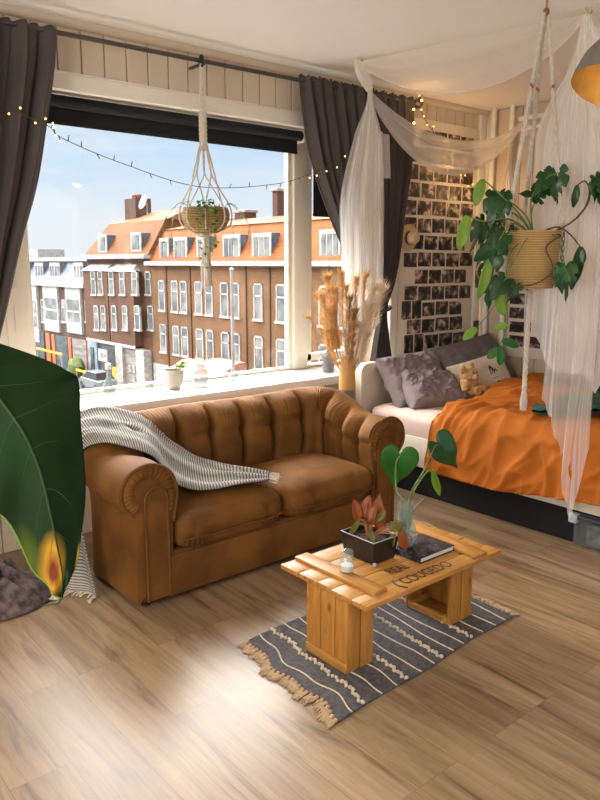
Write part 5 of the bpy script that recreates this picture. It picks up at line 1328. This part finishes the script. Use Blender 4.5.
for k in range(8):
    a = k * PI / 4 + .2; b = a + (PI / 4 if k % 2 else -PI / 4); j = a + (PI / 8 if k % 2 else -PI / 8)
    p1 = V((hx + .02 * math.cos(a), hy + .02 * math.sin(a), 2.30)); p2 = V((hx + .060 * math.cos(a), hy + .060 * math.sin(a), 2.14)); p3 = pc_ + V((Rb * 1.02 * math.cos(b), Rb * 1.02 * math.sin(b), .06))
    p4 = pc_ + V((Rb * .95 * math.cos(b), Rb * .95 * math.sin(b), -.04)); p5 = pc_ + V((0.02 * math.cos(b), .02 * math.sin(b), -.092))
    MB().tube(curve([p1, p2, V((p2.x * .55 + p3.x * .45, p2.y * .55 + p3.y * .45, 2.04)), p3, p4, p5], 26), .0048, 6).build('cord', M['rope'], o)
mb = MB(); mb.tube(wav(pc_ + V((0, 0, -.085)), (hx, hy, 1.62), 12, .001), [.018 + .004 * (k % 2) for k in range(12)], 10)
mb.build('lower_knot', M['rope'], o)
mb = MB(); random.seed(5)
for k in range(46):
    a = random.uniform(0, 2 * PI); r_ = random.uniform(.006, .03); mb.tube(curve([(hx + r_ * .5 * math.cos(a), hy + r_ * .5 * math.sin(a), 1.72), (hx + r_ * math.cos(a), hy + r_ * math.sin(a), 1.60), (hx + r_ * 1.15 * math.cos(a + .3), hy + r_ * 1.15 * math.sin(a + .3), random.uniform(1.44, 1.50))], 8), .004, 5)
tag(mb.build('tassel', M['rope'], o), kind='stuff')
o = thing('basket_planter', pc_, 'round wicker basket planter hanging in the window', 'planter')
MB().lathe(pc_, [(0, -.085), (.07, -.085), (.115, -.06), (.143, -.01), (.147, .03), (.136, .066), (.126, .066), (.135, .03), (.13, -.01), (.1, -.05), (0, -.06)], 36).build('basket', M['wicker'], o)
MB().lathe(pc_, [(0, .045), (.128, .04)], 24).build('soil', M['soil'], o)
p = thing('trailing_plant', pc_ + V((0, 0, .045)), 'fine green trailing plant in the window basket planter', 'plant'); random.seed(9)
for k in (0, 1, 3, 4, 5, 6, 9, 10, 12):
    a = [3.9, 4.3, 4.9, 5.6, 3.3, 2.9, .3, 1.2, 4.6, 4.1, 5.9, 2.2, 4.45][k]; ln = [.30, .26, .10, .24, .24, .20, .22, .12, .12, .34, .16, .1, .2][k]; thin_ = k in (3, 4, 5, 6, 10)
    d = V((math.cos(a), math.sin(a), 0)); b = pc_ + d * .10 + V((0, 0, .045))
    pts = curve([b, b + d * .05 + V((0, 0, .05)), b + d * (.085 if not thin_ else .13) + V((0, 0, -.02)), b + d * (.09 if not thin_ else .17) + V((0, 0, -ln * .5)), b + d * (.085 if not thin_ else .16) + V((0, 0, -ln))], 22)
    s = MB().tube(pts, .0016, 5).build('stem', M['stem'], p)
    mb = MB()
    for q in range(2, 22):
        for z_ in range(1):
            d2 = V((random.uniform(-1, 1), random.uniform(-1, 1), random.uniform(-.6, .5))); leaf(mb, pts[q], d2, (0, -.5, .85), random.uniform(.018, .030) * (.45 if thin_ else 1), random.uniform(.016, .024) * (.5 if thin_ else 1), 'oval', 0, .2, .2, 6, 5)
    tag(mb.build('foliage', M['leaflt' if k % 3 == 1 else 'leaf'], s, smooth=True), kind='stuff')

# ------------------------------------------------------------------ monstera in the rope hanger over the bed
mx_, my_ = 3.44, 2.187
o = thing('macrame_hanger', (mx_, my_, H), 'braided white rope plant hanger with wooden beads hanging from the ceiling by the bed', 'plant hanger')
MB().tube([(mx_, my_, H), (mx_, my_, H - .04)], .006, 8).build('ceiling_hook', M['brass'], o)
MB().ball((mx_, my_, H - .055), (.016, .016, .022), 12).build('bead', M['bead'], o)
cz = 1.62; Rm = .138
for k, a in enumerate((2.62, -.66, .95)):
    d = V((math.cos(a), math.sin(a), 0)); top = V((mx_, my_, H - .06)) + d * .010; low = V((mx_, my_, cz + .16)) + d * (Rm + .012); knee = top.lerp(low, .33)
    n_ = 44
    for s in (0, 1, 2):
        pts = []
        for i in range(n_):
            f = i / (n_ - 1); pp = top.lerp(low, f) + d * .0; am = .0065 if f > .33 else .004; ph = f * 52 + s * 2 * PI / 3
            pts.append(pp + V((math.cos(ph), math.sin(ph) * .8, 0)) * am)
        MB().tube(pts, .0075 if True else 0, 6).build('rope_strand', M['rope'], o)
    MB().ball(knee, (.011, .011, .022), 10).build('bead', M['bead'], o)
    MB().ball(low + V((0, 0, .012)), (.014, .014, .03), 10).build('bead', M['pampas'], o)
    # netting under the basket
    MB().tube(curve([low, low + V((0, 0, -.10)) + d * .003, low + V((0, 0, -.27)) - d * .01, V((mx_, my_, cz - .165)) + d * .01], 24), .0045, 6).build('cord', M['rope'], o)
mb = MB()
for s in (0, 1, 2):
    mb.tube([(mx_ + .007 * math.cos(i * .8 + s * 2.1), my_ + .007 * math.sin(i * .8 + s * 2.1), cz - .15 - i * .012) for i in range(46)], .007, 6)
mb.build('tail_rope', M['rope'], o)
mb = MB(); mb.ball((mx_, my_, .935), (.016, .016, .028), 10)
for k in range(16):
    a = k * .4; mb.tube([(mx_ + .006 * math.cos(a), my_ + .006 * math.sin(a), .94), (mx_ + .018 * math.cos(a), my_ + .018 * math.sin(a), .86), (mx_ + .014 * math.cos(a), my_ + .014 * math.sin(a), .81)], .003, 4)
tag(mb.build('tassel', M['rope'], o), kind='stuff')
mb = MB()
d = V((.765, -.644, 0))
for i in range(12): 
    q = V((mx_, my_, cz + .13 - i * .024)) + d * (Rm + .022); mb.tube([q + (V((0, 0, 1)) * math.sin(a) * .013 + (d if i % 2 else V((.644, .765, 0))) * math.cos(a) * .008) for a in [2 * PI * j / 10 for j in range(11)]], .0018, 5, caps=False)
mb.build('chain', M['wire'], o)
bc = V((mx_, my_, cz)); o = thing('basket_planter', bc, 'seagrass basket planter hanging in the white rope hanger', 'planter')
MB().lathe(bc, [(0, -.15), (.112, -.15), (.124, -.135), (.134, 0), (.138, .145), (.129, .145), (.124, 0), (.11, -.12), (0, -.12)], 40).build('basket', M['seagrass'], o)
MB().lathe(bc, [(0, .12), (.118, .115)], 24).build('soil', M['soil'], o)
hd = V((mx_, my_, cz)) - d * .14 + V((.03, .0, -.02)); MB().box(hd.x - .03, hd.x - .0, hd.y - .01, hd.y + .03, hd.z - .10, hd.z + .06, .008).build('handle_tag', M['fringe'], o)
ms = thing('monstera', bc + V((0, 0, .12)), 'green monstera with trailing stems in the hanging seagrass basket', 'plant')
Rv = V((.765, -.644, 0)); Fv = V((.644, .765, 0)); random.seed(31)
def vine(pts, leaves, r0=.005, mk='stem'):
    P = [bc + Rv * (a * .78 - .055 * smooth((-a - .02) / .08) if a < 0 else a) + Fv * b + V((0, 0, z)) for a, b, z in pts]; cc = curve(P, 26)
    MB().tube(cc, [r0 * (1 - .4 * k / 25) for k in range(26)], 7).build('stem', M[mk], ms)
    for (t_, ax, ln, wd, kd, mk2) in leaves:
        p = interp(P, t_); A_ = Rv * ax[0] + Fv * ax[1] + V((0, 0, ax[2]))
        nn_ = (-Fv * .9 + V((0, 0, .45)) + Rv * random.uniform(-.35, .35))
        leaf(MB(), p, A_, nn_, ln * (.80 if kd == 'mons' else .85), wd * (.86 if kd == 'mons' else .8), kd, 0, .22, .18, 30 if kd == 'mons' else 16, 11, random.uniform(0, 1)).build('leaf', M[mk2], ms, solid=.0012)
S0 = (0, 0, .12)
vine([S0, (-.03, -.02, .24), (-.02, 0, .33), (.06, .0, .42), (.10, 0, .43)], [(1., (.05, -.1, -.9), .20, .15, 'mons', 'mons'), (.72, (-.5, -.3, -.6), .16, .12, 'mons', 'mons')])
vine([S0, (-.05, -.04, .22), (-.14, -.05, .30), (-.22, -.05, .30)], [(1., (-.15, -.2, -.95), .22, .13, 'mons', 'mons'), (.8, (.1, -.3, -.9), .20, .14, 'mons', 'mons')])
vine([S0, (-.08, -.06, .24), (-.24, -.06, .36), (-.30, -.05, .40)], [(1., (-.28, -.1, -.9), .16, .075, 'oval', 'leaflt')])
vine([S0, (-.12, -.08, .20), (-.30, -.10, .19), (-.40, -.08, .22)], [(1., (-.22, -.2, -.92), .21, .085, 'oval', 'leaflt')])
vine([S0, (-.10, -.10, .18), (-.18, -.12, .12), (-.22, -.12, .05)], [(.75, (-.5, -.2, -.85), .20, .14, 'mons', 'mons'), (1., (-.15, -.2, -.95), .22, .15, 'mons', 'mons'), (.9, (-.9, -.2, -.5), .16, .10, 'oval', 'mons')])
vine([S0, (-.12, -.10, .14), (-.24, -.12, .04), (-.27, -.12, -.10), (-.20, -.13, -.16)], [(.55, (-.2, -.2, -.95), .26, .075, 'oval', 'leaflt'), (.85, (-.05, -.1, -.95), .17, .10, 'mons', 'mons'), (1., (.35, -.1, -.9), .16, .09, 'oval', 'leaflt')])
vine([S0, (-.06, -.13, .10), (-.10, -.15, .0), (-.16, -.15, -.10), (-.22, -.14, -.24), (-.32, -.12, -.35)], [(.62, (-.6, -.2, -.7), .17, .13, 'mons', 'mons'), (1., (-.65, -.1, -.55), .11, .06, 'oval', 'leaflt')], .003)
vine([S0, (-.12, -.13, .04), (-.15, -.14, -.15), (-.12, -.13, -.33), (-.16, -.1, -.46)], [(.9, (.9, 0, -.2), .12, .065, 'oval', 'leaf'), (1., (-.6, 0, -.55), .09, .06, 'oval', 'leaf'), (.96, (.1, -.2, -.9), .12, .07, 'oval', 'leaf'), (.75, (-.8, 0, -.3), .09, .05, 'oval', 'leaflt')], .003)
vine([S0, (.10, -.13, .12), (.02, -.15, .06), (.06, -.16, -.05), (-.02, -.15, -.12), (-.10, -.14, -.14)], [(.97, (-.4, -.2, -.8), .12, .09, 'mons', 'mons')], .0045, 'stembr')
vine([S0, (.06, -.13, .12), (.10, -.16, .03), (.12, -.17, -.06)], [(1., (.05, -.15, -.95), .20, .15, 'mons', 'mons'), (1., (-.45, -.1, -.75), .13, .11, 'mons', 'leaf')], .004)
vine([S0, (.08, -.10, .16), (.15, -.10, .13), (.215, -.10, .06)], [(.98, (.12, -.05, -.95), .13, .07, 'oval', 'mons'), (1., (-.10, .0, -1.), .22, .075, 'oval', 'mons')], .0055, 'stembr')
vine([S0, (.11, -.06, .15), (.22, -.06, .23), (.255, -.06, .33), (.23, -.06, .39), (.19, -.06, .37)], [(1., (-.08, 0, -.95), .13, .05, 'oval', 'mons')], .0055, 'stembr')
vine([(.20, -.06, .21), (.25, -.06, .28), (.27, -.06, .37), (.33, -.06, .38)], [(.9, (.35, -.1, -.8), .24, .20, 'mons', 'mons'), (1., (.85, -.1, -.4), .24, .20, 'mons', 'mons'), (.75, (.05, -.2, -.95), .12, .09, 'heart', 'mons'), (1., (.5, -.1, .4), .16, .14, 'mons', 'mons')], .0055, 'stembr')
vine([S0, (.0, .05, .25), (.05, .06, .36)], [(1., (.25, .1, .3), .16, .13, 'mons', 'mons'), (.8, (-.4, -.1, .1), .14, .12, 'mons', 'mons')])
vine([S0, (-.06, .03, .22), (-.16, .05, .26), (-.25, .06, .18)], [(1., (-.4, .0, -.8), .20, .14, 'mons', 'mons'), (.7, (-.1, -.3, -.8), .18, .13, 'mons', 'mons')])

# small terracotta pot on a hanger in the corner
c = V((5.03, 3.70, 1.735)); o = thing('macrame_hanger', (5.20, 3.66, 2.70), 'thin cream macrame hanger in the corner behind the monstera', 'plant hanger')
hk = V((5.38, 3.66, 2.68)); c = V((5.26, 3.64, 1.735))
for k in range(5):
    a = k * 2 * PI / 5; d_ = V((math.cos(a), math.sin(a), 0))
    MB().tube(curve([hk, V((c.x + .05, c.y, 2.35)) + d_ * .02, c + d_ * .11 + V((0, 0, .10)), c + d_ * .10 + V((0, 0, -.05)), c + V((0, 0, -.13))], 26), .005, 6).build('cord', M['rope'], o)
MB().tube([hk + V((-.02, 0, -.10 - .02 * k)) for k in range(14)], [.016 + .004 * (k % 2) for k in range(14)], 8).build('wrapped_knot', M['rope'], o)
o = thing('terracotta_pot', c, 'dark terracotta pot hanging in the corner beside the photo wall', 'pot')
MB().lathe(c, [(0, -.11), (.075, -.11), (.105, .06), (.112, .06), (.112, .095), (.10, .095), (.09, .06), (0, .06)], 28).build('pot', M['terra'], o)
p = thing('ivy', c + V((0, 0, .07)), 'dark leaved plant in the hanging terracotta pot', 'plant'); random.seed(44)
for k in range(9):
    a = 2.6 + k * .35; d_ = V((math.cos(a), math.sin(a), 0)); pts = curve([c + V((0, 0, .07)), c + d_ * .08 + V((0, 0, .16)), c + d_ * .16 + V((0, 0, .08)), c + d_ * (.17 + .02 * (k % 3)) + V((0, 0, -.10 - .05 * (k % 4)))], 14)
    MB().tube(pts, .003, 5).build('stem', M['stem'], p)
    for q in (5, 8, 10, 13): leaf(MB(), pts[q], d_ * .5 + V((random.uniform(-.4, .4), 0, -.7)), d_ + V((0, 0, .5)), .10, .075, 'heart', 0, .2, .2, 10, 7).build('leaf', M['leafdk'], p)

# ------------------------------------------------------------------ tulle canopy
tc_ = thing('tulle_canopy', (3.5, 2.9, H), 'white tulle canopy draped from ceiling hooks around the bed', 'bed canopy')
H1 = V((3.43, 3.51, H - .015)); K = V((3.535, 3.50, 2.68)); H3 = V((3.69, 2.12, H - .015)); P2 = V((5.36, 3.56, 2.72))
for h in (H1, H3): 
    MB().tube([h + V((.0, 0, .015)), h + V((0, 0, -.005)), h + V((.012, -.01, -.02)), h + V((.022, -.018, -.012)), h + V((.026, -.022, .0))], .0045, 8).build('ceiling_hook', M['brass'], tc_)
def tuft_(u, n_, a, ph=0): return a * (.8 * math.sin(2 * PI * n_ * .6 * u + ph + 2.5 * nz((u * 3, ph, 1))) + 1.1 * nz((u * n_ * 1.6, ph + 3, 2)) + .35 * nz((u * n_ * 5, ph, 4)))
# gathered neck
def neck(u, v):
    p = H1.lerp(K, v); r_ = .018 + .028 * math.sin(PI * v) ; a = 2 * PI * u
    return p + V((math.cos(a) * r_ * (1 + .25 * math.sin(7 * a)), math.sin(a) * r_ * .6 * (1 + .25 * math.sin(7 * a)), 0))
MB().grid(44, 14, neck, cu=True).build('gathered_neck', M['tulle'], tc_, sharp=80)
# left fall
def fallL(layer):
    def f(u, v):
        zb = (1.20 if layer else 1.42) + .05 * math.sin(u * 5 + layer); z = lerp(2.68, zb, v); sp = .35 * smooth(v / .22) + .65 * smooth(v / .60)
        w_ = lerp(.03, .30 if layer else .36, sp) * (1 - .12 * v); cx = lerp(K.x, 3.485 if layer else 3.47, sp)
        side = (u - .5) * w_
        dp = tuft_(u, 5 + layer, .022 * (.3 + sp)) + layer * .03 - .015
        return V((cx + .03 * sp, K.y, z)) + Rv * side * .9 + Fv * (dp + .16 * smooth(v * 1.1)) + V((.01 * math.sin(v * 9), 0, 0))
    return f
for l_ in (0, 1): MB().grid(80, 50, fallL(l_)).build('left_fall', M['tulle'], tc_, sharp=80)
# short loose corner hanging right of the neck
MB().grid(24, 20, lambda u, v: V((3.60 + .12 * u + .02 * v, 3.50 - .02 * u + .012 * math.sin(u * 14), lerp(2.46 - .03 * u, 2.16, v)))).build('left_fall', M['tulle'], tc_, sharp=80)
# swag from the neck to the corner pipe
def swag(u, v):
    p = K.lerp(P2, u); env = math.sin(PI * u) ** .75; sag = .40 * (4 * u * (1 - u)) ** .9
    wdt = .035 + .26 * env * (1 - .25 * u)
    s = (v - .5) * wdt
    return V((p.x, p.y + tuft_(v, 3.5, .022 * env) , p.z - sag * (.85 + .0 * v) - s - .02 * env * math.sin(v * 12)))
MB().grid(70, 50, swag).build('swag', M['tulle'], tc_, sharp=80)
def swag2(u, v):
    p = V((H1.x, H1.y, H - .02)).lerp(V((H3.x, H3.y, H - .02)), u); env = math.sin(PI * u) ** .7
    sag = .30 * env * v ** .9; out = env * .12 * math.sin(PI * v) + .22 * env * v
    return V((p.x + out * .6, p.y + tuft_(v, 2.5, .010 * env), p.z - sag * .85 - .012 + .010 * math.sin(v * 18 + u * 2) * env))
MB().grid(60, 56, swag2).build('swag', M['tulle'], tc_, sharp=80)
# long fall at the bedside
def steps(u, kn):
    for (a, za), (b, zb) in zip(kn, kn[1:]):
        if u <= b: return lerp(za, zb, (u - a) / (b - a))
    return kn[-1][1]
def fallR(layer):
    kn = [(0, 1.20), (.12, 1.06), (.2, .98), (.3, 1.02), (.45, .92), (.55, 1.05), (.7, 1.2), (1, 1.3)] if layer == 0 else [(0, .84), (.18, .74), (.45, .52), (.72, .22), (.80, .20), (.9, .42), (1, .60)]
    wl, wr_ = (.20, -.70) if layer == 0 else (.07, -.21)
    def f(u, v):
        sp = smooth(v / .42); zb = steps(u, kn) + .015 * math.sin(u * 40); z = lerp(H - .03, zb, v); off = lerp(.02 - .05 * u, lerp(wl, wr_, u), sp)
        return V((3.70 - .03 * layer * sp - .03 * sp * smooth((1.2 - z) / .5) + tuft_(u, (9, 5)[layer], .020 * (.2 + sp)) * (1 - .5 * smooth((1. - z) / .4)), 2.12 + off + .012 * math.sin(v * 8 + u * 9), z))
    return f
for l_ in (0, 1): MB().grid(120, 80, fallR(l_)).build('right_fall', M[('tulle2', 'tulle')[l_]], tc_, sharp=80)
def fallR2(u, v):
    sp = smooth(v / .35); z = lerp(H - .03, 1.25 + .06 * math.sin(u * 12), v); return V((3.78 + tuft_(u, 6, .03 * (.2 + sp)), 2.12 + lerp(.02 - .04 * u, lerp(.30, -.6, u), sp), z))
MB().grid(90, 50, fallR2).build('right_fall', M['tulle2'], tc_, sharp=80)

# ------------------------------------------------------------------ string lights
def lights(label, pts, n_, lit, wm, group=None, first=0., sz=.005):
    o = thing('string_lights', pts[0], label, 'string lights'); cc = curve(pts, 90)
    MB().tube(cc, .0022, 5).build('wire', M[wm], o)
    for k in range(n_):
        f = (k + .5) / n_; p = interp(pts, f); d_ = V((random.uniform(-.25, .25), random.uniform(-.6, -.1), random.choice((-1, -1, 1)) * random.uniform(.5, 1.))).normalized()
        on = lit(p)
        b = MB().tube([p, p + d_ * .022], [.0032, .0026], 6).build('socket', M[wm], o)
        MB().ball(p + d_ * .027, sz if on else .0042, 8).build('bulb', M['bulb' if on else 'bulboff'], b)
random.seed(3)
lights('string of tiny bulbs sagging across the big window', [(1.30, 3.77, 2.345), (1.515, 3.78, 2.283), (1.62, 3.86, 2.245), (1.99, 3.93, 2.157), (2.50, 3.93, 2.062), (3.06, 3.90, 2.112), (3.30, 3.80, 2.19), (3.52, 3.70, 2.29)], 28, lambda p: p.x < 1.61 or p.x > 3.24, 'wiregr')
lights('short string of warm bulbs hanging from the curtain rod across the photo wall', [(4.36, 3.80, 2.815), (4.56, 3.93, 2.73), (4.76, 3.955, 2.60), (4.95, 3.955, 2.48), (5.08, 3.955, 2.34), (5.22, 3.955, 2.24), (5.37, 3.95, 2.23)], 16, lambda p: True, 'wire')
lights('few warm bulbs hanging on the edge of the right curtain', [(4.40, 3.80, 2.84), (4.28, 3.78, 2.74), (4.26, 3.78, 2.60)], 3, lambda p: True, 'wire', None, 0., .009)

for p_, e_ in (((4.33, 3.74, 2.70), 1.6), ((4.95, 3.90, 2.42), 1.8), ((5.2, 3.75, 2.2), 1.4)): light('string_light_glow', 'POINT', p_, e_, (1., .56, .20), shadow_soft_size=.12)
# ------------------------------------------------------------------ dome lamp at the right edge
lc = V((3.15, 1.57, 2.345)) - Rv * .045; o = thing('pendant_lamp', (lc.x, lc.y, H), 'grey dome pendant lamp with golden inside at the upper right', 'lamp')
Rl = Matrix.Rotation(.33, 3, 'Y') @ Matrix.Rotation(.10, 3, 'X')
MB().lathe(lc, [(.205, -.03), (.203, .0), (.185, .08), (.145, .15), (.085, .195), (.03, .21), (0, .212)], 44, 0, Rl).build('shade', M['lampout'], o)
MB().lathe(lc, [(.205, -.03), (.199, .0), (.180, .076), (.140, .145), (.08, .188), (0, .203)], 44, 0, Rl).build('shade_lining', M['lampin'], o)
top = lc + Rl @ V((0, 0, .21))
MB().lathe(lc, [(0, .205), (.03, .205), (.028, .25), (.012, .26), (0, .26)], 20, 0, Rl).build('socket', M['brass'], o)
MB().tube(curve([lc + Rl @ V((0, 0, .255)), lc + Rl @ V((0, 0, .32)), V((top.x + .02, top.y, H - .08)), V((top.x + .02, top.y, H))], 16), .005, 8).build('cord', M['wire'], o)
MB().ball(lc + Rl @ V((0, 0, .12)), (.035, .035, .045), 14).build('light_bulb', emit('lamp_bulb', (1., .75, .45), .5), o)
light('pendant_light', 'POINT', lc + Rl @ V((0, 0, .05)), 1.2, (1., .70, .42), shadow_soft_size=.05)

# ------------------------------------------------------------------ big leaf close to the camera
O = V((0, 0, 1.6)); ff = V((math.cos(.1868) * .6441, math.cos(.1868) * .7649, -.1857)); rr_ = V((.7649, -.6441, 0)); uu = rr_.cross(ff)
C0 = O + ff * .95; kx = .95 / 724.
def PL(a, b, dz=0.): return C0 + rr_ * ((a - 300) * kx) - uu * ((b - 400) * kx) + ff * dz
edR = [(-26, 340), (0, 343), (37, 357), (64, 370), (73, 382), (77, 430), (81, 500), (79, 545), (73, 574), (62, 598)]
edL = [(-34, 342), (-60, 380), (-75, 430), (-55, 480), (-25, 508), (0, 521), (22, 563), (40, 580), (52, 591), (62, 598)]
mid = [(-30, 345), (-16, 362), (0, 384), (20, 412), (35, 438), (47, 472), (55, 512), (61, 548), (64, 575), (62, 598)]
def ip(L_, t_): return interp([(a, b, 0) for a, b in L_], t_)
def bigl(u, v):
    m_ = ip(mid, v); s = u * 2 - 1; e = ip(edR if s > 0 else edL, v); p = m_.lerp(e, abs(s))
    dz = .05 * abs(s) * math.sin(PI * min(1, v + .1)) - .05 * (1 - v) + .004 * math.sin(v * 30 - abs(s) * 5) * abs(s)
    return PL(p.x, p.y, dz)
bp = thing('houseplant', (-.17, 1.18, 0), 'large dark green leaf with a browned tip close to the camera at left', 'plant')
mb = MB(); mb.grid(41, 70, bigl, uv=True); mb.build('leaf', M['bigleaf'], bp, solid=.0012, sharp=80)
mb = MB(); mb.tube([bigl(.5, v) - ff * .001 for v in [k / 40 for k in range(41)]], [.0024 - .0018 * k / 40 for k in range(41)], 6); mb.build('midrib', M['leafrib'], bp)
mb = MB()
for q in range(1, 7):
    v0 = q * .12
    for s in (-1, 1):
        mb.tube([bigl(.5 + s * .5 * a, min(.99, v0 + .13 * a ** 1.3)) - ff * .0004 for a in [k / 14 * .95 for k in range(15)]], [.0007 - .0005 * k / 14 for k in range(15)], 4)
mb.build('vein', M['leafrib'], bp)
MB().tube([PL(62, 597), PL(58, 603), PL(48, 605), PL(40, 606)], [.0022, .002, .0015, .0006], 6).build('leaf_tip', M['leafrib'], bp)
edge = [bigl(0, v) for v in [k / 40 for k in range(41)]]
MB().tube(edge, .0013, 5).build('leaf_edge', M['leaflt'], bp)
b0_ = bigl(.5, 0)
MB().tube(curve([(-.17, 1.18, .30), (-.16, 1.17, .8), (-.05, 1.12, 1.4), b0_ + V((-.05, .04, .12)), b0_], 24), [.010 - .005 * k / 23 for k in range(24)], 8).build('stalk', M['stem'], bp)
MB().tube([(-.17, 1.18, .28), (-.17, 1.19, .55), (-.15, 1.17, .8)], .014, 8).build('trunk', M['stembr'], bp)
pp = thing('flower_pot', (-.17, 1.18, 0), 'round cream pot of the big leaved plant left of the camera', 'pot')
MB().lathe((-.17, 1.18, 0), [(0, 0), (.12, 0), (.16, .30), (.15, .30), (.14, .27), (0, .27)], 28).build('pot', M['ceramic'], pp)
MB().lathe((-.17, 1.18, 0), [(0, .275), (.138, .272)], 20).build('soil', M['soil'], pp)
for o in scene.objects:
    for k in ('_w', 'used'):
        if k in o.keys(): del o[k]
